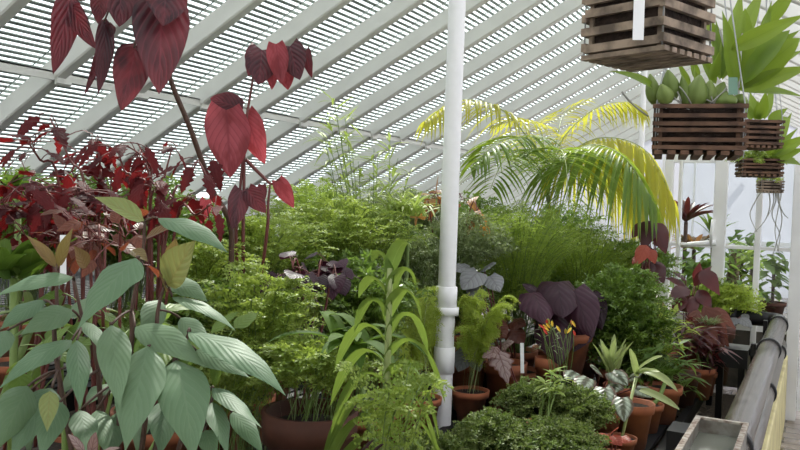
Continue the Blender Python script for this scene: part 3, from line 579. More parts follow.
bushy('red_begonia', 'dense low dark red begonia spreading beneath the jagged red leaves at far left', 60, 228, 2.55,
      [[(60, 210), (40, 190)], [(70, 212), (76, 190)], [(40, 222), (15, 205)], [(85, 220), (104, 205)], [(30, 230), (4, 222)], [(64, 225), (56, 208)], [(50, 215), (28, 180)]], 16, .05, .10, 'maroon_small', 'serr', asp=.6)
bushy('bronze_begonia', 'rusty brown small leaved begonia low behind the grey-green leaves', 100, 240, 2.3, [[(90, 245), (80, 235)], [(105, 240), (108, 222)], [(120, 245), (128, 232)], [(70, 250), (60, 240)], [(100, 250), (100, 240)]], 9, .04, .07, 'brown_leaf', 'ovate', asp=.7)
# strap leaves far left
def straps(name, label, px, py, D, n, L, W, mat, up=.8, droop=.35, potr=.1, poth=.15, spreadxy=.03, cat='plant', zoff=0., azs=None, fold=.3, z=None, mats2=None, n6=8, kind='strap', potmat='terracotta', nopot=False):
    c = at(px, py, D); root = rooted(name, label, cat, c, None, z); b = A(*root.location)
    if not nopot: pot(root, b, potr, poth, potmat)
    base = A(c[0], c[1], c[2]); F = MB(); S = MB()
    if base[2] - b[2] > poth + .02: tube(S, [b + A(0, 0, poth * .8), (b + base) / 2 + A(.005, .004, .02), base], .012, 8); S.build('stem', 'stem_green', root)
    for k in range(n):
        az = rng.uniform(0, 6.283) if azs is None else azs[k % len(azs)] + rng.normal(0, .2); u = up * rng.uniform(.6, 1.3)
        blade(F, base + A(*rng.normal(0, spreadxy, 2), 0), (math.cos(az), math.sin(az), u), L * rng.uniform(.7, 1.1), W * rng.uniform(.8, 1.15), droop * rng.uniform(.6, 1.3), n6, fold=fold, kind=kind)
    F.build('foliage', mat, root); return root
straps('strap_leaf_plant', 'plant with glossy dark green strap leaves at the left edge of the bench', 14, 278, 2.3, 16, .22, .045, 'dark_strap', 1.2, .3)
straps('strap_leaf_plant', 'dim green strap leaved plant low behind the grey-green leaves at far left', 34, 320, 2.4, 14, .28, .03, 'strap_leaf', .7, .45)
straps('strap_leaf_plant', 'green strap tuft poking out among the red begonias at far left', 18, 190, 3.0, 14, .2, .035, 'dark_strap', .8, .35)
bushy('leafy_bush', 'dark leafy plant in shade beneath the grey-green leaves', 90, 360, 2.2, [[(60, 330), (40, 320)], [(90, 330), (90, 310)], [(130, 330), (150, 320)], [(110, 350), (120, 330)], [(60, 360), (30, 350)], [(150, 350), (180, 340)], [(200, 370), (215, 350)]], 12, .06, .11, 'bush_leaf', 'ovate', 'stem_green', asp=.5)

# ---- fine green mounds, middle left
mound('pilea', 'wide pale green fine leaved mound spilling over the bench beneath the pink-red begonia leaves', 258, 312, 2.85, .27, .16, 'pilea_leaf', 'pilea', 85, .14, .2)
mound('pilea', 'pale green fine leaved mound just left of the white post, topmost on the bench', 345, 232, 4.1, .40, .18, 'pilea_leaf', 'pilea', 230, .14, .2)
mound('pilea', 'light green feathery mound around the feet of the red canes', 268, 248, 3.7, .33, .17, 'pilea_leaf', 'pilea', 180, .14, .2)
mound('pilea', 'fine leaved green mound behind the grey-green leaf tips', 215, 280, 3.1, .22, .16, 'pilea_leaf', 'pilea', 110, .12, .18)
mound('pilea', 'trailing bright green sprays in front of the arching strap leaf stem', 388, 386, 2.1, .17, .09, 'pilea_leaf', 'pilea', 13, .09, .14, low=-.5)
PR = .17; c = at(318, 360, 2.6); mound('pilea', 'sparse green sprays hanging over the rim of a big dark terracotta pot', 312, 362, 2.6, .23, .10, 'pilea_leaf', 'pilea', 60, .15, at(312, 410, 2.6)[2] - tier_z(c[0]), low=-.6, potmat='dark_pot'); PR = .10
mound('pilea', 'dim green fine leaved sprays low behind the drooping tip of the largest grey-green leaf', 245, 362, 2.75, .2, .1, 'pilea_leaf', 'pilea', 44, .11, .14, low=-.7)
bushy('maroon_begonia', 'small glossy maroon leaved begonia between the pale green mounds', 312, 290, 3.0, [[(300, 275), (292, 268)], [(318, 278), (322, 264)], [(330, 285), (336, 272)], [(300, 290), (285, 282)]], 9, .06, .1, 'purple_leaf', 'cord', asp=.8)
c = at(318, 430, 2.5); pr = .17
# two-ranked strap leaf plant
def ranked(label, base_px, top_px, D, n, L, W, mat):
    c = at(*base_px, D); root = rooted('arching_strap_plant', label, 'plant', c); b = A(*root.location); pot(root, b, .1, .14)
    p0, p1 = b + A(0, 0, .12), at(*top_px, D - .05); mid = (p0 + p1) / 2 + A(.02, -.02, 0); S, F = MB(), MB(); Q = bez(p0, mid, p1, 14); tube(S, Q, np.linspace(.016, .008, 14), 8)
    sd = nrm(RT * .95 - FW * .35)
    for k in range(n):
        t = (k + .5) / n; i = t * 13; j = int(min(i, 12)); p = Q[j] + (Q[j + 1] - Q[j]) * (i - j); s = 1 if k % 2 else -1
        d = nrm(sd * s * (1.0 - .75 * t ** 3) + A(0, 0, .75 + 1.0 * t ** 2) + rng.normal(0, .08, 3)); l = L * (.75 + .5 * math.sin(t * 2.6)) * rng.uniform(.9, 1.1)
        blade(F, p, d, l, W, 1.75 - 1.1 * t ** 2, 12, up=-to_cam(p) * .3 + A(0, 0, 1), fold=.25)
    F.build('foliage', mat, root); S.build('stem', 'stem_pale', root); return root
ranked('upright stem of arching yellow-green strap leaves in two ranks left of the white post', (378, 450), (390, 268), 2.2, 30, .25, .052, 'strap_leaf')
straps('strap_leaf_plant', 'dark broad strap leaves arching left from behind the two ranked stem', 352, 345, 2.6, 14, .27, .055, 'dark_strap', .9, .6)
# ---- bamboo and grasses
def grassy(name, label, px, py, D, n, tops, mat, Lf, Wf, nl, potr=.13, up=.5, cat='plant', dz=.3, stem='stem_green', low=.35):
    c = at(px, py, D); root = rooted(name, label, cat, c); b = A(*root.location); pot(root, b, potr, .2); F, S = MB(), MB()
    for k in range(n):
        x, y = tops[k % len(tops)]; x += rng.normal(0, 8) * (k >= len(tops)); y += abs(rng.normal(0, 14)) * (k >= len(tops)); tp = at(x, y, D + rng.uniform(-dz, dz)); p = b + A(*rng.normal(0, potr * .4, 2), .18)
        Q = bez(p, (p * .4 + tp * .6) + A(0, 0, .12), tp, 12); tube(S, Q, np.linspace(.0045, .0015, 12), 5)
        for j in range(nl):
            t = rng.uniform(low, 1); i = min(int(t * 11), 10); q = Q[i] + (Q[i + 1] - Q[i]) * (t * 11 - i); az = rng.uniform(0, 6.28)
            blade(F, q, (math.cos(az), math.sin(az), up + rng.normal(0, .3)), Lf * rng.uniform(.6, 1.15), Wf * rng.uniform(.7, 1.2), rng.uniform(.1, .5), 5, kind='lance', fold=.2)
    F.build('foliage', mat, root); S.build('stem', stem, root); return root
grassy('bamboo', 'thin bamboo with narrow pale green leaves rising against the rafters left of the white post', 372, 230, 4.6, 15, [(333, 98), (322, 130), (345, 118), (374, 148), (352, 150), (398, 158), (330, 168), (412, 168), (370, 175), (390, 140)], 'bamboo_leaf', .17, .017, 26, low=.5)
straps('grass_tuft', 'narrow leaved grassy clump just left of the white post', 408, 216, 4.4, 90, .34, .014, 'bamboo_leaf', 1.1, .5, spreadxy=.05)
straps('grass_tuft', 'dark green grassy clump hanging beside the white post', 392, 236, 4.3, 80, .3, .014, 'strap_leaf', .7, .7, spreadxy=.06)
bushy('croton', 'orange and brown croton half hidden behind the white post', 455, 222, 5.0, [[(440, 205), (432, 198)], [(445, 205), (442, 192)], [(470, 210), (478, 212)], [(455, 205), (462, 198)], [(430, 212), (426, 206)]], 7, .07, .12, 'croton_leaf', 'ovate', asp=.4, droop=.2)

# ---- around the post
mound('twiggy_bush', 'grey-green twiggy bush right behind the white post', 470, 244, 4.9, .30, .20, 'twig_leaf', 'tiny', 230, .12, .2)
mound('twiggy_bush', 'dull green twiggy bush left of the white post beneath the grassy clumps', 412, 258, 4.6, .22, .16, 'twig_leaf', 'tiny', 150, .12, .2)
mound('feathery_fern', 'yellow-green feathery mound under the palm', 520, 240, 5.2, .46, .24, 'feather_leaf', 'feather', 240, .14, .25)
mound('feathery_fern', 'green feathery mound at the foot of the yellow palm frond', 585, 258, 5.6, .38, .22, 'feather_leaf', 'feather', 190, .14, .25)
mound('small_leaved_shrub', 'dense dark green small leaved shrub sloping down in the middle right', 620, 318, 4.9, .36, .34, 'dark_small', 'small', 330, .15, .22, low=-.8)
mound('small_leaved_shrub', 'green small leaved shrub high beside the yellow palm frond', 632, 266, 5.9, .34, .2, 'dark_small', 'small', 180, .15, .22)
# foxtail ferns
def foxtail(label, px, py, D, tips, mat='lime_leaf', n=1, potr=.1):
    c = at(px, py, D); root = rooted('foxtail_fern', label, 'fern', c); b = A(*root.location); pot(root, b, potr, .17); B, Cc, T = [], [], []
    for x, y in tips:
        for k in range(n):
            tp = at(x + rng.normal(0, 5) * (k > 0), y + rng.normal(0, 5) * (k > 0), D + rng.uniform(-.25, .15)); p = b + A(*rng.normal(0, .03, 2), .15); B.append(p); T.append(tp); cq = p * .6 + tp * .4; cq[2] = tp[2] + .09; Cc.append(cq)
    F, S = MB(), MB(); spray(F, S, A(*B) if 0 else np.array(B), np.array(Cc), np.array(T), K=44, t0=.3, blen=.075, M=10, ll=.016, lw=.0042, jit=.35, flat=.5, lead=.8, taper=.5); F.build('foliage', mat, root); S.build('stem', 'stem_pale', root)
foxtail('bright lime feathery fern fanning out right of the white post', 466, 372, 4.42, [(514, 299), (500, 318), (490, 330), (505, 308), (480, 304), (470, 316), (462, 300), (492, 352), (476, 340), (484, 322), (498, 330), (460, 330)], n=2)
foxtail('bright lime feathery fern in a pot left of the white post', 424, 385, 4.4, [(412, 292), (400, 310), (420, 300), (432, 290), (396, 330), (404, 345), (428, 320), (414, 330), (436, 312), (430, 345), (408, 365), (420, 350)], n=2)
foxtail('dim lime fern hidden between the strap leaves and the white post', 404, 395, 4.2, [(392, 330), (398, 350), (410, 370), (400, 380), (416, 380), (404, 340)], n=2)
# pots with rex begonias
def rex(label, px, potbot, D, leaves, mat, potr, ph, kind='cord', lob=.22, potmat='terracotta', name='rex_begonia', petiole='stem_red', curl=.25, zz=None):
    c = at(px, potbot, D); root = rooted(name, label, 'begonia', c, None, c[2] if zz is None else zz); b = A(*root.location); pot(root, b, potr, ph, potmat); F, S = MB(), MB()
    for a, e, w_, d0, d1, tl in leaves:
        pxleaf(F, a, e, w_, d0, d1, kind=kind, n=14, bend=.14, fold=.1, curl=curl, wave=.03, lobe=lob, tilt=(tl, 0, .3)); p = at(*a, d0)
        tube(S, bez(b + A(*rng.normal(0, .02, 2), ph * .9), (b + p) / 2 + A(0, 0, .1), p, 8), .004, 6)
    F.build('foliage', mat, root); S.build('stem', petiole, root); return root
def simple_pot(label, px, top, bot, D, wpx, mat='terracotta'):
    c = at(px, bot, D); z = tier_z(c[0]); r = wpx / 2 * D / FPX; zt = at(px, top, D)[2]
    t = thing('flower_pot', label, 'pot', (c[0], c[1], z)); b = A(c[0], c[1], z); potmesh(b, r / 1.05, zt - z).build('body', mat, t)
    mb = MB(); lathe(mb, b, [(r * .86, (zt - z) * .9), (0, (zt - z) * .92)], 20); mb.build('soil', 'soil', t)
rex('silver grey scalloped begonia just right of the white post', 470, 418, 4.6, [((478, 272), (462, 290), 26, 4.6, 4.5, .2), ((490, 276), (500, 292), 22, 4.6, 4.5, -.2), ((470, 268), (452, 270), 18, 4.66, 4.6, .1), ((484, 268), (496, 264), 16, 4.68, 4.6, 0), ((474, 286), (480, 302), 20, 4.6, 4.5, 0), ((466, 352), (458, 372), 22, 4.45, 4.4, 0), ((470, 352), (480, 372), 20, 4.5, 4.4, 0)], 'silver_leaf', .12, .3, zz=.42)
rex('pink and silver star shaped begonia leaves over the terracotta pot right of the post', 522, 388, 4.35, [((498, 352), (508, 384), 26, 4.3, 4.2, .2), ((500, 350), (482, 358), 20, 4.32, 4.25, .3), ((502, 346), (514, 342), 18, 4.34, 4.3, -.2), ((494, 348), (490, 366), 14, 4.3, 4.26, .2)], 'silver_pink', .10, .17, 'lobed', .1, zz=.42)
rex('brown red begonia leaves behind the pink and silver star leaves', 500, 384, 4.6, [((486, 330), (474, 345), 26, 4.6, 4.5, .2), ((492, 326), (506, 338), 26, 4.6, 4.5, -.2), ((510, 330), (524, 344), 24, 4.6, 4.52, 0), ((480, 320), (470, 328), 18, 4.66, 4.6, 0), ((512, 322), (526, 326), 20, 4.66, 4.6, 0), ((500, 318), (496, 330), 18, 4.7, 4.6, 0)], 'brown_leaf', .13, .22, zz=.42)
rex('begonia with huge dark purple drooping leaves in the middle of the bench', 566, 372, 4.7, [((533, 293), (546, 325), 36, 4.6, 4.4, .3), ((557, 282), (563, 318), 46, 4.66, 4.46, .1), ((574, 290), (592, 338), 40, 4.62, 4.44, -.4), ((588, 296), (602, 330), 30, 4.7, 4.6, -.6), ((552, 320), (560, 366), 40, 4.56, 4.4, .1), ((545, 296), (522, 284), 18, 4.7, 4.66, .3), ((578, 322), (574, 352), 34, 4.66, 4.56, -.2), ((560, 300), (540, 345), 34, 4.72, 4.6, .2)], 'purple_leaf', .14, .24, curl=.5)
simple_pot('dark terracotta pot behind the base of the white post', 466, 360, 414, 4.62, 40)
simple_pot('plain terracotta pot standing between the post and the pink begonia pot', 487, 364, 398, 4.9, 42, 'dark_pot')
simple_pot('small terracotta pot beneath the purple begonia leaves', 546, 357, 378, 4.5, 24)
# little yellow and red flowers
c = at(556, 378, 4.3); root = rooted('flowering_plant', 'spindly plant with yellow and red tubular flowers before the purple leaves', 'plant', c); b = A(*root.location); pot(root, b, .07, .12, 'dark_pot'); S = MB(); F = MB(); R2 = MB()
for k in range(14):
    x, y = rng.uniform(538, 575), rng.uniform(314, 330); tp = at(x, y, 4.25); Q = bez(b + A(0, 0, .11), (b + tp) / 2 + A(rng.normal(0, .04), 0, .08), tp, 8); tube(S, Q, .0018, 5)
    d = A(rng.normal(0, .5), rng.normal(0, .5), -1); F = MB(); leaf(F, tp, tp + d * .033, .013, up=to_cam(tp), kind='ellip', n=6, fold=.5); F.build('flower', 'yellow_petal' if k % 3 else 'red_petal', root)
S.build('stem', 'stem_green', root)
F = MB()
for k in range(26):
    x, y = rng.uniform(532, 562), rng.uniform(326, 350); p = at(x, y, 4.28); az = rng.uniform(0, 6.28); leaf(F, p, p + A(math.cos(az), math.sin(az), -.3) * .05, .009, kind='lance', n=5)
F.build('foliage', 'twig_leaf', root)

# ---- palm
c = at(562, 255, 6.4); root = rooted('palm', 'feather palm with sunlit yellow-green arching fronds under the roof', 'palm', c); b = A(*root.location); pot(root, b, .2, .3)
crown = at(548, 205, 6.4); S = MB(); curve_stem(S, [b + A(0, 0, .28), (b + crown) / 2, crown], .03, .022, 10); S.build('trunk', 'stem_green', root)
def frond(pxs, Ds, nl, L, W, mat, droop, spread=1., rch=.007, swp=.55, hang=0.):
    P = [at(x, y, d) for (x, y), d in zip(pxs, Ds)]; tt = np.linspace(0, len(P) - 1, 40); Q = []
    for t in tt:
        i = min(int(t), len(P) - 2); f = t - i; p0 = P[max(i - 1, 0)]; p1 = P[i]; p2 = P[i + 1]; p3 = P[min(i + 2, len(P) - 1)]
        Q.append(.5 * (2 * p1 + (p2 - p0) * f + (2 * p0 - 5 * p1 + 4 * p2 - p3) * f * f + (3 * p1 - p0 - 3 * p2 + p3) * f ** 3))
    Q = np.array(Q); T = nrm(np.gradient(Q, axis=0)); F, S = MB(), MB(); tube(S, Q, np.linspace(rch, .002, 40), 6)
    for k in range(nl):
        t = .22 + .78 * k / nl; i = int(t * 39); p = Q[min(i, 39)]; tg = T[min(i, 39)]; s = nrm(np.cross(tg, A(0, 0, 1)))
        for sg in (-1, 1):
            l = L * math.sin(math.pi * (.16 + .80 * t)) ** .6 * rng.uniform(.9, 1.08); d = nrm(s * sg * spread + tg * swp + A(0, 0, .25 - hang) + rng.normal(0, .06, 3))
            blade(F, p, d, l, W, droop * rng.uniform(.8, 1.2), 7, kind='lance', fold=.35)
    o = F.build('frond', mat, root); S.build('rachis', 'stem_pale', o); return o
C6 = 6.4
frond([(548, 205), (540, 160), (505, 112), (460, 100), (424, 122)], [6.4, 6.3, 6.1, 5.9, 5.8], 34, .36, .024, 'palm_backlit', .75, hang=.3)
frond([(548, 205), (556, 150), (590, 112), (625, 102), (646, 112)], [6.4, 6.5, 6.6, 6.6, 6.6], 30, .30, .022, 'palm_backlit', .8, hang=.3)
frond([(548, 205), (565, 160), (600, 138), (645, 150), (674, 202)], [6.4, 6.2, 6.0, 5.8, 5.7], 44, .50, .030, 'palm_backlit', 1.0, hang=.5)
frond([(548, 205), (572, 155), (600, 142), (626, 165), (642, 212)], [6.5, 6.5, 6.5, 6.5, 6.5], 40, .56, .032, 'palm_backlit', 1.0, hang=.5)
frond([(548, 205), (562, 165), (590, 145), (625, 158), (655, 205)], [6.4, 6.1, 5.7, 5.4, 5.3], 42, .48, .028, 'palm_green', 1.0, hang=.4)
frond([(548, 205), (545, 170), (530, 140), (500, 142), (470, 168)], [6.4, 6.2, 5.9, 5.6, 5.5], 38, .40, .026, 'palm_green', .6)
frond([(548, 205), (552, 170), (560, 150), (566, 165), (568, 205)], [6.4, 6.0, 5.6, 5.3, 5.2], 36, .44, .026, 'palm_green', .55)
frond([(548, 205), (540, 170), (522, 152), (504, 160), (490, 190)], [6.4, 6.1, 5.7, 5.4, 5.3], 34, .42, .026, 'palm_green', .55)
frond([(548, 205), (545, 165), (540, 130), (520, 120), (490, 128)], [6.4, 6.5, 6.7, 6.9, 7.0], 30, .36, .022, 'palm_backlit', .6)
frond([(548, 205), (553, 160), (560, 125), (566, 112), (590, 98)], [6.4, 6.6, 6.9, 7.2, 7.5], 26, .32, .022, 'palm_backlit', .6)

# ---- right side of the bench
def orangeleaf():
    rex('begonia with hanging brick red leaves beneath the yellow palm frond', 652, 330, 5.3, [((650, 222), (643, 250), 20, 5.3, 5.2, .2), ((655, 224), (666, 254), 20, 5.3, 5.2, -.2), ((648, 246), (640, 262), 16, 5.26, 5.2, .3), ((656, 240), (668, 248), 14, 5.3, 5.2, 0), ((654, 262), (664, 284), 17, 5.3, 5.2, 0), ((644, 224), (632, 238), 14, 5.35, 5.3, .2), ((650, 262), (644, 282), 14, 5.3, 5.2, .2), ((656, 280), (650, 300), 14, 5.2, 5.1, .2)], 'maroon_strap', .12, .2, 'ovate', .1, zz=.42)
orangeleaf()
rex('small orange red leaves just below the brick red hanging leaves', 646, 330, 5.15, [((646, 246), (636, 266), 15, 5.12, 5.06, .2), ((650, 250), (655, 264), 12, 5.1, 5.05, 0), ((642, 256), (632, 264), 11, 5.12, 5.06, 0)], 'orange_red_leaf', .09, .15, 'ovate', .1, zz=.42)
rex('plant with broad maroon strap leaves drooping before the glazed screen', 690, 350, 5.7, [((690, 290), (664, 278), 14, 5.7, 5.6, .2), ((694, 286), (712, 266), 12, 5.7, 5.7, 0), ((702, 270), (720, 296), 18, 5.6, 5.5, -.3), ((688, 288), (668, 300), 16, 5.6, 5.5, .3), ((696, 284), (700, 262), 10, 5.75, 5.75, 0), ((686, 280), (672, 272), 11, 5.7, 5.66, 0), ((698, 290), (712, 312), 15, 5.6, 5.5, -.2), ((684, 296), (672, 318), 14, 5.6, 5.5, .2), ((694, 296), (690, 322), 13, 5.6, 5.5, 0)], 'maroon_strap', .13, .22, 'lance', .02, curl=.1, zz=.42)
rex('brownish maroon leaves hanging low over the bench edge by the pipe elbow', 706, 372, 5.3, [((704, 306), (730, 350), 20, 5.3, 5.2, -.3), ((712, 308), (736, 330), 14, 5.35, 5.25, -.3), ((698, 310), (688, 345), 16, 5.3, 5.2, .2), ((706, 320), (712, 364), 18, 5.2, 5.1, 0), ((716, 320), (722, 366), 13, 5.25, 5.15, -.2), ((694, 330), (680, 362), 13, 5.2, 5.1, .2), ((660, 300), (655, 322), 13, 5.2, 5.1, .2), ((690, 352), (700, 384), 12, 5.1, 5.0, 0)], 'brown_leaf', .12, .2, 'lance', .02, curl=.1, zz=.42)
grassy('leafy_herb', 'light green lance leaved plant rising between the dark shrub and the maroon leaves', 668, 372, 4.9, 12, [(668, 305), (655, 318), (680, 310), (650, 345), (692, 330), (672, 325), (684, 350), (662, 350)], 'lime_leaf', .12, .026, 14, .1, .4)
grassy('leafy_herb', 'deep green lance leaved plant spilling at the bench edge', 675, 385, 4.6, 10, [(660, 360), (680, 345), (690, 365), (670, 372), (696, 380)], 'bush_leaf', .12, .026, 22, .1, .1)
grassy('maroon_herb', 'dusky maroon narrow leaved plant crowding the bench edge below the glazed screen', 700, 350, 5.1, 12, [(690, 320), (705, 330), (720, 335), (700, 345), (684, 340), (726, 350), (712, 355)], 'maroon_strap', .15, .03, 16, .1, .1)
grassy('leafy_herb', 'mid green leafy plant low at the bench edge between clay pots', 648, 372, 4.7, 9, [(640, 365), (655, 360), (648, 375), (636, 385)], 'dark_small', .10, .024, 18, .1, .1)
straps('spiky_tuft', 'round tuft of very thin grey-green spiky leaves among the maroon leaves', 708, 325, 5.2, 90, .12, .006, 'twig_leaf', .8, .2, potr=.07, spreadxy=.015, z=.42)
straps('spiky_tuft', 'dark spiky tuft low at the bench edge', 668, 375, 4.4, 80, .13, .007, 'dark_strap', .8, .3, potr=.08, spreadxy=.015, z=.42)
mound('lime_fern', 'lime green leafy clump beside the far end of the pipe', 738, 306, 6.2, .2, .16, 'lime_leaf', 'small', 90, .1, .15, z=.42)
mound('lime_fern', 'pale green leafy clump behind the maroon leaves at the screen', 715, 292, 6.5, .18, .12, 'feather_leaf', 'small', 70, .1, .15, z=.42)
rex('silver grey leaf plant at the bench end by the pipe', 742, 340, 6.1, [((740, 318), (752, 328), 12, 6.0, 5.9, 0), ((736, 318), (728, 328), 10, 6.0, 5.95, 0), ((744, 314), (748, 322), 8, 6.05, 6., 0)], 'silver_leaf', .08, .1, 'ovate', .1, zz=.42)
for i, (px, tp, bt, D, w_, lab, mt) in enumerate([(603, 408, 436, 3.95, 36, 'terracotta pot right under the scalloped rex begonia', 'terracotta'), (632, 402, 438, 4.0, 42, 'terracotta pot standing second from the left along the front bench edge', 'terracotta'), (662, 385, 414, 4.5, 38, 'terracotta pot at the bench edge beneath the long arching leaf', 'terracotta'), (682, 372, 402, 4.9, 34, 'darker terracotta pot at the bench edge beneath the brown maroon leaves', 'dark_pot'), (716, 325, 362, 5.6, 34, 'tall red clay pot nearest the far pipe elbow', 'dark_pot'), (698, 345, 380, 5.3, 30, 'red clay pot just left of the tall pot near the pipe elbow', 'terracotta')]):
    simple_pot(lab, px, tp, bt, D, w_, mt)
# scalloped rex begonia
rex('low rex begonia with silver scalloped leaves at the front of the bench', 606, 430, 4.05, [((604, 388), (606, 410), 24, 3.9, 3.8, 0), ((622, 398), (624, 422), 22, 3.8, 3.7, 0), ((612, 372), (628, 386), 20, 4.0, 3.9, -.2), ((588, 378), (578, 392), 22, 4., 3.9, .2), ((600, 372), (590, 366), 16, 4.1, 4.05, .1), ((636, 388), (652, 398), 18, 4.0, 3.9, -.2), ((616, 384), (612, 394), 18, 4.0, 3.9, 0), ((590, 394), (584, 408), 18, 3.9, 3.85, .2), ((630, 378), (642, 374), 16, 4.1, 4.05, 0), ((575, 372), (566, 380), 18, 4.1, 4.0, .2)], 'rex_leaf', .1, .16, zz=.42)
straps('upright_bromeliad', 'stiff upright tuft of light green leaves behind the rex begonia', 611, 372, 4.15, 12, .22, .04, 'spider_leaf', 2.6, .1, potr=.08, spreadxy=.02, z=.42)
c = at(634, 392, 3.9); root = rooted('long_leaf_lily', 'few long pale arching leaves bending over the front pots', 'plant', c, None, .42); b = A(*root.location); pot(root, b, .07, .12); F = MB()
for a, e, w_, bd in (((636, 376), (630, 348), 9, .1), ((636, 372), (678, 392), 11, .35), ((636, 372), (663, 356), 9, .15), ((640, 390), (680, 410), 10, .12), ((634, 376), (660, 372), 8, .2)):
    leaf(F, at(*a, 3.88), at(*e, 3.75), w_ * 3.85 / FPX, up=A(0, 0, 1) + to_cam(at(*a, 3.88)) * .6, bend=bd, fold=.3, kind='strap', n=12)
S = MB(); tube(S, [b + A(0, 0, .1), at(636, 378, 3.88)], .008, 8); S.build('stem', 'stem_pale', root); F.build('foliage', 'spider_leaf', root)
rex('small plant with red tinged leaves at the lowest front edge of the bench', 612, 452, 3.55, [((606, 434), (600, 444), 14, 3.5, 3.45, .2), ((612, 436), (622, 446), 14, 3.5, 3.45, -.2), ((620, 438), (632, 442), 12, 3.5, 3.46, 0), ((602, 436), (590, 438), 12, 3.5, 3.46, 0), ((612, 432), (618, 428), 11, 3.55, 3.5, 0)], 'orange_red_leaf', .08, .1, 'ovate', .1, zz=.42)
# low moss-like carpet plants before the post
for lab, px, py, D, rx, rz in (('low dark green creeping plant at the foot of the white post', 492, 440, 3.5, .2, .12), ('low dark green creeping plant at the bottom edge right of the post', 555, 444, 3.4, .24, .10), ('small leafed creeping plant under the yellow flowers', 536, 404, 3.9, .2, .11), ('creeping plant with loose sprigs before the rex begonia', 575, 412, 3.8, .18, .12), ('creeping plant hugging the bench in front of the strap leaf stem', 432, 464, 3.1, .2, .12)):
    mound('creeping_selaginella', lab, px, py, D, rx, rz, 'moss_leaf', 'tiny', 190, .1, .08, low=-.2, potmat='dark_pot', z=.42)
grassy('leafy_herb', 'small light green rosette herb standing above the creeping plants', 554, 410, 3.75, 6, [(552, 372), (545, 385), (566, 380), (558, 392)], 'pilea_leaf', .09, .024, 8, .06, .4, low=.5)
# bottom left red leaf
rex('single dusky pink leaf poking up at the bottom edge before the grey-green leaves', 96, 470, 1.45, [((84, 452), (68, 434), 12, 1.42, 1.4, 0), ((90, 458), (96, 432), 14, 1.42, 1.4, 0), ((98, 454), (120, 448), 10, 1.42, 1.4, 0)], 'silver_pink', .05, .07, 'ovate', .1, zz=.42)
rex('small dusky red leaves at the bottom edge beneath the arching strap plant', 366, 470, 2.0, [((360, 452), (374, 440), 12, 2.0, 1.96, 0), ((372, 452), (384, 444), 9, 2.0, 1.97, 0)], 'purple_leaf', .05, .07, 'ovate', .1, zz=.42)
# plant labels
for lab, a, e, D, w_ in (('white plant label standing in the pot behind the grey-green leaves', (64, 252), (63, 235), 2.0, 6), ('white plant label in the pot of the pink and silver begonia', (523, 358), (522, 343), 4.2, 3.6), ('white plant label leaning among the creeping plants', (577, 436), (573, 424), 3.5, 4)):
    p0, p1 = at(*a, D), at(*e, D); p00 = p0 - A(0, 0, .08); mb = MB(); ax = (p1 - p00) / 2; obox(mb, (p00 + p1) / 2, RT * w_ / 2 * D / FPX, nrm(np.cross(ax, RT)) * .0012, ax); o = mb.build('plant_label', 'tag_white', None, False, (p00[0], p00[1], p00[2])); tag(o, lab, 'plant label')

# ---- hanging baskets
def basket(label, ctr, D, half, az, h, ns, mat, base_dark='bark_fill', zt=None):
    c = at(*ctr, D); root = thing('hanging_basket', label, 'basket', (c[0], c[1], c[2] - h / 2)); z0 = c[2] - h / 2; ca, sa = math.cos(az), math.sin(az); ex, ey = A(ca, sa, 0), A(-sa, ca, 0); cc = A(c[0], c[1], 0)
    mb = MB(); sh = h / ns; t = .007
    for k in range(ns):
        z = z0 + (k + .5) * sh
        for s in (-1, 1):
            j = rng.normal(0, .002, 4)
            obox(mb, cc + ey * s * (half - t) + A(0, 0, z + j[0]), ex * (half + j[1]), ey * t, A(0, 0, sh * .25)); obox(mb, cc + ex * s * (half - t) + A(0, 0, z + j[2]), ey * (half - 2 * t + .002), ex * t, A(0, 0, sh * .25))
    for sx in (-1, 1):
        for sy in (-1, 1): obox(mb, cc + ex * sx * (half - 3 * t) + ey * sy * (half - 3 * t) + A(0, 0, z0 + h / 2), ex * t * .8, ey * t * .8, A(0, 0, h / 2))
    for k in range(7): obox(mb, cc + ex * (-half + (k + .5) * half * 2 / 7) + A(0, 0, z0 - .004), ex * half / 11, ey * half, A(0, 0, .006))
    mb.build('slats', mat, root, False)
    mb = MB(); i = half - .024; V = []; box(mb, (-i, -i, .012), (i, i, h * .97)); v = mb.v[0]; mb.v[0] = cc + v[:, :1] * ex + v[:, 1:2] * ey + (v[:, 2:] + z0) * A(0, 0, 1); mb.build('bark_fill', base_dark, root, False)
    top = cc + A(0, 0, (zt or (z0 + h + .75))); W = MB()
    for sx in (-1, 1):
        for sy in (-1, 1): tube(W, [cc + ex * sx * (half - .008) + ey * sy * (half - .008) + A(0, 0, z0), cc + ex * sx * (half - .008) + ey * sy * (half - .008) + A(0, 0, z0 + h), top], .0022, 5)
    zc = (zr(c[0]) if c[0] > RX else zl(c[0])) - .01
    tube(W, [top, cc + A(0, 0, zc)], .0022, 5); W.build('hanger_wire', 'wire', root)
    return root, cc, z0, ex, ey
R1 = basket('topmost slatted basket cut off by the top edge with a white corner tag', (648, 18), 2.02, .118, math.radians(27.6 + 41), .20, 5, 'slat_wood_grey')
o = R1[0]; p0, p1 = at(638, 40, 1.83), at(639.5, -6, 1.83); mb = MB(); ax = (p1 - p0) / 2; obox(mb, (p0 + p1) / 2, RT * .0125, FW * .001, ax); tg_ = mb.build('name_tag', 'tag_white', None, False, tuple(p0)); tag(tg_, 'white plastic tag fixed upright on the corner of the topmost basket', 'tag')
mb = MB()
for k in range(9): q = p0 + ax * (.5 + k * .17) - FW * .0016; obox(mb, q + RT * rng.normal(0, .0012), RT * rng.uniform(.0015, .0035), FW * .0003, nrm(ax) * .0022)
mb.build('writing', 'ink', tg_, False)
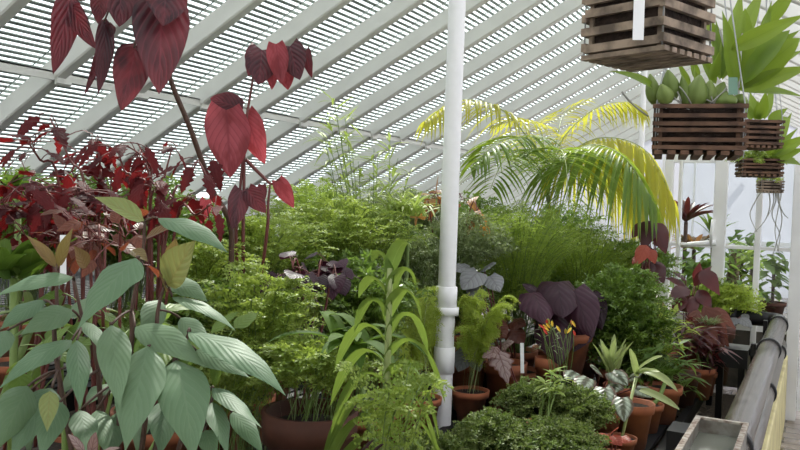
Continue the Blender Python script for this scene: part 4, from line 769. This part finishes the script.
R2_ = basket('large brown slatted basket with pale swollen orchid bulbs and broad leaves', (697, 131), 2.42, .127, math.radians(10), .14, 6, 'slat_wood_dark')
R3 = basket('brown slatted basket partly hidden behind the large orchid basket', (757, 134), 3.7, .088, math.radians(24), .12, 5, 'slat_wood_dark')
R4 = basket('mossy dark basket of ferny greenery hanging fourth in the row', (759, 167), 4.6, .112, math.radians(14), .095, 4, 'slat_wood_dark')
R5 = basket('smallest farthest basket trailing thin roots, last in the hanging row', (770, 186), 6.1, .085, math.radians(14), .085, 4, 'slat_wood_grey')
def sub(root, mb, name, mat): return mb.build(name, mat, root)
# orchid in basket 2
root, cc, z0, ex, ey = R2_
orc = thing('orchid', 'big orchid with pale bulbs and broad arching green leaves growing in the large brown basket', 'orchid', (cc[0], cc[1], z0 + .13))
for a, e, w_, D, r in (((655, 104), (650, 74), 12, 2.38, .6), ((668, 104), (661, 84), 14, 2.34, .9), ((672, 100), (668, 70), 15, 2.36, .4), ((686, 106), (682, 76), 9, 2.34, .2), ((694, 108), (700, 75), 18, 2.34, .6), ((708, 106), (710, 80), 13, 2.36, .8), ((727, 108), (725, 92), 17, 2.32, .5), ((738, 106), (742, 94), 14, 2.4, .4), ((715, 104), (724, 82), 13, 2.42, .7)):
    p0, p1 = at(*a, D), at(*e, D); P = p0 + (p1 - p0) * np.linspace(0, 1, 9)[:, None]; mb = MB(); tube(mb, P, w_ * .62 * D / FPX * np.array([.45, .75, .95, 1, .97, .85, .65, .42, .12]), 12, rn=(r, .5)); mb.uv = [np.stack([np.arange(len(mb.v[0])) % 12 / 12, np.full(len(mb.v[0]), .5)], 1)]; mb.build('pseudobulb', 'bulb_green', orc)
F = MB()
for a, e, w_, d0, d1, bd, kd in (((658, 92), (608, 71), 12, 2.4, 2.3, .25, 'lance'), ((735, 88), (722, 10), 24, 2.4, 2.3, .05, 'lance'), ((740, 88), (800, 38), 40, 2.4, 2.3, .05, 'ellip'), ((738, 90), (812, 66), 24, 2.4, 2.3, .18, 'lance'), ((730, 50), (806, 14), 24, 2.35, 2.2, .2, 'lance'), ((722, 80), (742, -10), 30, 2.5, 2.5, .03, 'lance'), ((742, 86), (770, 20), 34, 2.5, 2.45, .05, 'lance'), ((720, 80), (716, 20), 20, 2.5, 2.5, .05, 'lance'), ((698, 80), (690, 56), 12, 2.45, 2.4, .05, 'lance'), ((710, 82), (720, 50), 16, 2.45, 2.4, .03, 'lance'), ((744, 92), (806, 98), 14, 2.5, 2.5, .2, 'lance'), ((730, 60), (764, -14), 26, 2.6, 2.6, .08, 'lance'), ((760, 30), (800, -20), 22, 2.6, 2.5, .1, 'lance'), ((662, 98), (640, 78), 10, 2.5, 2.5, .2, 'lance'), ((740, 70), (800, 30), 20, 2.6, 2.5, .2, 'lance'), ((700, 92), (694, 66), 10, 2.4, 2.4, 0, 'lance'), ((734, 84), (706, 30), 14, 2.55, 2.5, .05, 'lance'), ((740, 86), (745, 8), 28, 2.46, 2.4, .04, 'ellip'), ((744, 84), (790, 30), 34, 2.36, 2.3, .06, 'ellip'), ((716, 84), (698, 50), 14, 2.48, 2.44, .05, 'lance'), ((690, 90), (676, 60), 12, 2.5, 2.46, .05, 'lance'), ((748, 84), (804, 50), 24, 2.5, 2.45, .12, 'lance'), ((722, 60), (700, 4), 18, 2.56, 2.5, .06, 'lance'), ((746, 80), (772, 0), 24, 2.6, 2.55, .04, 'lance')):
    leaf(F, at(*a, d0), at(*e, d1), w_ * .72 * 2.4 / FPX, up=to_cam(at(*a, d0)) * .8 + A(.15, 0, .4) + rng.normal(0, .18, 3), bend=bd, fold=.38, kind=kd, n=12, wave=.02)
F.build('foliage', 'orchid_leaf', orc)
S = MB(); tube(S, bez(at(648, 116, 2.36), at(630, 104, 2.36), at(622, 92, 2.3), 8), .003, 5)
for k in range(12):
    x = rng.uniform(655, 740); p = at(x, 107 + rng.uniform(-2, 3), 2.33); q = at(x + rng.normal(0, 14), 100 - rng.uniform(0, 16), 2.33); tube(S, bez(p, (p + q) / 2 + A(*rng.normal(0, .02, 3)), q, 6), .002, 5)
for x, y in ((733, 84), (720, 30), (742, 30)): tube(S, [at(738, 104, 2.4), at(738, 95, 2.4), at(x, y, 2.42)], .004, 6)
S.build('roots', 'root_grey', orc)
gt = at(733, 86, 2.3); mb = MB(); obox(mb, gt, RT * .013, FW * .001, UP * .025); o = mb.build('name_tag', 'tag_green', None, False, tuple(gt)); tag(o, 'small green plastic tag hanging on the wire of the orchid basket', 'tag')
wmb = MB(); tube(wmb, [gt + UP * .024, at(723, 30, 2.36), at(720, -10, 2.4)], .0012, 5); wmb.build('tag_wire', 'wire', o)
# greenery in the smaller baskets
def bunch(name, label, R, leaves, mat, D, bulbs=None, cat='orchid'):
    root, cc, z0, ex, ey = R; t = thing(name, label, cat, (cc[0], cc[1], z0 + .08)); F = MB()
    for a, e, w_, bd in leaves: leaf(F, at(*a, D), at(*e, D - rng.uniform(-.05, .2)), w_ * D / FPX, up=to_cam(at(*a, D)) + A(.1, 0, .3) + rng.normal(0, .25, 3), bend=bd, fold=.25, kind='lance', n=9)
    F.build('foliage', mat, t); return t
bunch('orchid', 'orchid with a fan of pale leaves in the half hidden third basket', R3, [((756, 120), (750, 92), 12, .05), ((760, 120), (766, 90), 11, .05), ((764, 120), (774, 84), 9, .03), ((768, 122), (788, 108), 10, .15), ((752, 120), (742, 98), 9, .1), ((770, 122), (790, 118), 8, .2), ((758, 120), (758, 100), 8, .0)], 'orchid_leaf', 3.66)
bunch('orchid', 'orchid with long leaves reaching right from the mossy fourth basket', R4, [((770, 156), (792, 112), 11, .05), ((772, 156), (812, 134), 12, .12), ((774, 158), (806, 148), 10, .12), ((774, 160), (802, 166), 9, .3), ((772, 158), (798, 128), 9, .1), ((768, 156), (780, 132), 8, .05)], 'orchid_leaf', 4.5)
def tuft(label, R, rx, rz, mat, n):
    root, cc, z0, ex, ey = R; t = thing('fern_tuft', label, 'fern', (cc[0], cc[1], z0 + .07)); c = cc + A(0, 0, z0 + .085); d = nrm(rng.normal(0, 1, (n * 2, 3))); d = d[d[:, 2] > -.3][:n]; T = c + d * A(rx, rx, rz) * rng.uniform(.6, 1.1, (len(d), 1)); B = np.repeat(c[None], len(d), 0) + rng.normal(0, .02, (len(d), 3)); Cc = (B + T) / 2 + A(0, 0, .03)
    F, S = MB(), MB(); spray(F, S, B, Cc, T, K=9, t0=.3, blen=.03, M=3, ll=.02, lw=.008, jit=.5); F.build('foliage', mat, t); S.build('stem', 'stem_pale', t); return t
tuft('low ferny tuft covering the top of the mossy fourth basket', R4, .16, .08, 'feather_leaf', 70)
t = tuft('small drooping tuft with long thin hanging roots in the farthest basket', R5, .13, .06, 'lime_leaf', 26);
for x0, pts in ((764, [(756, 200), (750, 215), (757, 232)]), (768, [(770, 205), (764, 222), (748, 238)]), (774, [(776, 200), (772, 215), (780, 235), (777, 252)]), (778, [(780, 205), (784, 214), (788, 218)]), (776, [(778, 200), (782, 220), (776, 245), (772, 256)]), (772, [(774, 198), (772, 208), (768, 216)]), (780, [(781, 196), (778, 210), (775, 232), (780, 256)])):
    S = MB(); curve_stem(S, [at(x0, 188, 6.1)] + [at(x, y, 6.1 + rng.normal(0, .03)) for x, y in pts], .005, .003, 5); S.build('hanging_root', 'root_grey', t)
# ---- plants seen through the glazed screen
def spiky(label, px, py, D, n, L, W, mat, up=1.0):
    c = at(px, py, D); root = thing('bromeliad', label, 'bromeliad', (c[0], c[1], .6)); pot(root, A(c[0], c[1], .6), .1, .15, 'dark_pot'); S = MB(); tube(S, [A(c[0], c[1], .72), A(c[0], c[1], c[2])], .02, 8); S.build('stem', 'stem_brown', root); F = MB()
    for k in range(n): az = rng.uniform(0, 6.28); blade(F, c, (math.cos(az), math.sin(az), up * rng.uniform(.3, 1.4)), L * rng.uniform(.8, 1.1), W, .3, 7, fold=.3)
    F.build('foliage', mat, root)
spiky('red bromeliad high behind the glazed screen', 686, 222, 8.1, 34, .44, .055, 'maroon_strap', 1.3)
spiky('rusty yellow bromeliad below the red one behind the glass', 694, 250, 8.3, 40, .40, .05, 'bromeliad_leaf', 1.0)
spiky('upright green fern spike beside the door post behind the glass', 713, 238, 8.5, 30, .42, .04, 'bush_leaf', 2.5)
bt = thing('plant_bench', 'pale stone staging holding plants beyond the glazed screen', 'bench', (-1.2, 8.6, 0)); mb = MB(); box(mb, (-2.2, 7.3, .52), (-.35, 10.5, .6)); mb.build('bench_top', 'stone', bt, False)
for x in (-2.1, -.5):
    for y in (7.5, 10.3): mb = MB(); box(mb, (x - .05, y - .05, 0), (x + .05, y + .05, .52)); mb.build('leg', 'stone', bt, False)
c = at(733, 275, 8.4); t = thing('tree_fern', 'shaggy brown trunk with dark leaves behind the glass right of the door post', 'tree', (c[0], c[1], .6)); mb = MB(); curve_stem(mb, [A(c[0], c[1], .6), c, c + A(.02, 0, .25)], .07, .05, 12); mb.build('trunk', 'trunk_bark', t); F = MB()
for k in range(60): az = rng.uniform(0, 6.28); p = c + A(*rng.normal(0, .1, 2), rng.uniform(-.2, .35)); blade(F, p, (math.cos(az), math.sin(az), rng.uniform(-.4, .9)), .18, .05, .4, 6, kind='lance')
F.build('foliage', 'bush_leaf', t)
def back_bush(label, px, py, D, rx, rz, mat, L, n):
    c = at(px, py, D); t = thing('leafy_bush', label, 'bush', (c[0], c[1], .6)); pot(t, A(c[0], c[1], .6), .12, .18, 'dark_pot'); S = MB(); tube(S, [A(c[0], c[1], .75), c], .015, 7); S.build('stem', 'stem_brown', t); F = MB()
    for k in range(n): d = nrm(rng.normal(0, 1, 3)); p = c + d * A(rx, rx, rz) * rng.uniform(.3, 1); az = rng.uniform(0, 6.28); leaf(F, p, p + nrm(A(math.cos(az), math.sin(az), -.5)) * L * rng.uniform(.7, 1.2), L * .45, bend=.1, n=7, kind='ovate')
    F.build('foliage', mat, t)
back_bush('leafy climber with hanging leaves behind the glass at the right of the screen', 774, 268, 7.6, .13, .26, 'bush_leaf', .16, 60)
back_bush('pale yellow-green bush behind the glass in the middle of the screen', 752, 262, 8.0, .12, .2, 'feather_leaf', .12, 46)
back_bush('dark bush low behind the glass left of the door post', 700, 272, 7.9, .30, .28, 'bush_leaf', .15, 190)
back_bush('dark low bush behind the glass at the pipe end', 748, 298, 7.7, .26, .2, 'bush_leaf', .12, 150)
back_bush('dark tall bush behind the glass beside the shaggy trunk', 742, 258, 8.9, .22, .34, 'dark_strap', .14, 170)
# dense planting at the back of the wide bench, beneath the eave
for lab, px, py, D, rx, rz, mt, stl in (('soft green mound far back under the low roof left of the bamboo', 312, 212, 5.4, .4, .22, 'feather_leaf', 'pilea'), ('dark green shrub far back behind the red begonias', 130, 220, 3.9, .5, .24, 'dark_small', 'small'), ('dark green shrub in the far left corner behind the jagged leaves', 20, 225, 3.6, .45, .25, 'dark_small', 'small'), ('green mound behind the bamboo beside the white post', 400, 215, 5.8, .45, .22, 'twig_leaf', 'pilea'), ('dark green shrub behind the feathery mound under the palm', 470, 225, 6.4, .5, .28, 'dark_small', 'small'), ('green small leaved shrub under the palm fronds at the back', 560, 240, 7.0, .55, .35, 'dark_small', 'small'), ('dark shrub between the tall canes and the pale mounds', 205, 255, 3.7, .35, .22, 'dark_small', 'small')):
    mound('back_shrub', lab, px, py, D, rx, rz, mt, stl, 170, .14, .22)
for lab, px, py, D, rx, rz in (('shaded green shrub low between the pale mounds and the strap plant', 350, 300, 3.7, .35, .25), ('shaded green shrub low behind the grey-green plant', 200, 340, 2.9, .3, .22), ('shaded green shrub low behind the lime ferns', 450, 300, 5.3, .45, .25), ('shaded green shrub low behind the purple begonia', 560, 300, 5.6, .4, .22)):
    mound('shade_shrub', lab, px, py, D, rx, rz, 'dark_small', 'small', 150, .13, .2)


# ------------------------------------------------------------------ light
w = bpy.data.worlds.new('world'); sc.world = w; w.use_nodes = True
bg = w.node_tree.nodes['Background']; bg.inputs[0].default_value = (.93, .97, 1.0, 1); bg.inputs[1].default_value = 2.4
sd = bpy.data.lights.new('sun', 'SUN'); sd.energy = 9.0; sd.angle = math.radians(2.5); sd.color = (1, .96, .88); so = bpy.data.objects.new('sun', sd); COL.objects.link(so)
from mathutils import Vector
so.rotation_euler = Vector((.35, -.62, -.75)).to_track_quat('-Z', 'Y').to_euler(); so.location = (-4, 8, 9)
vs = sc.view_settings; sc.display_settings.display_device = 'sRGB'; vs.view_transform = 'Standard'; vs.look = 'None'; vs.gamma = 1; vs.use_curve_mapping = False; vs.exposure = 0.06
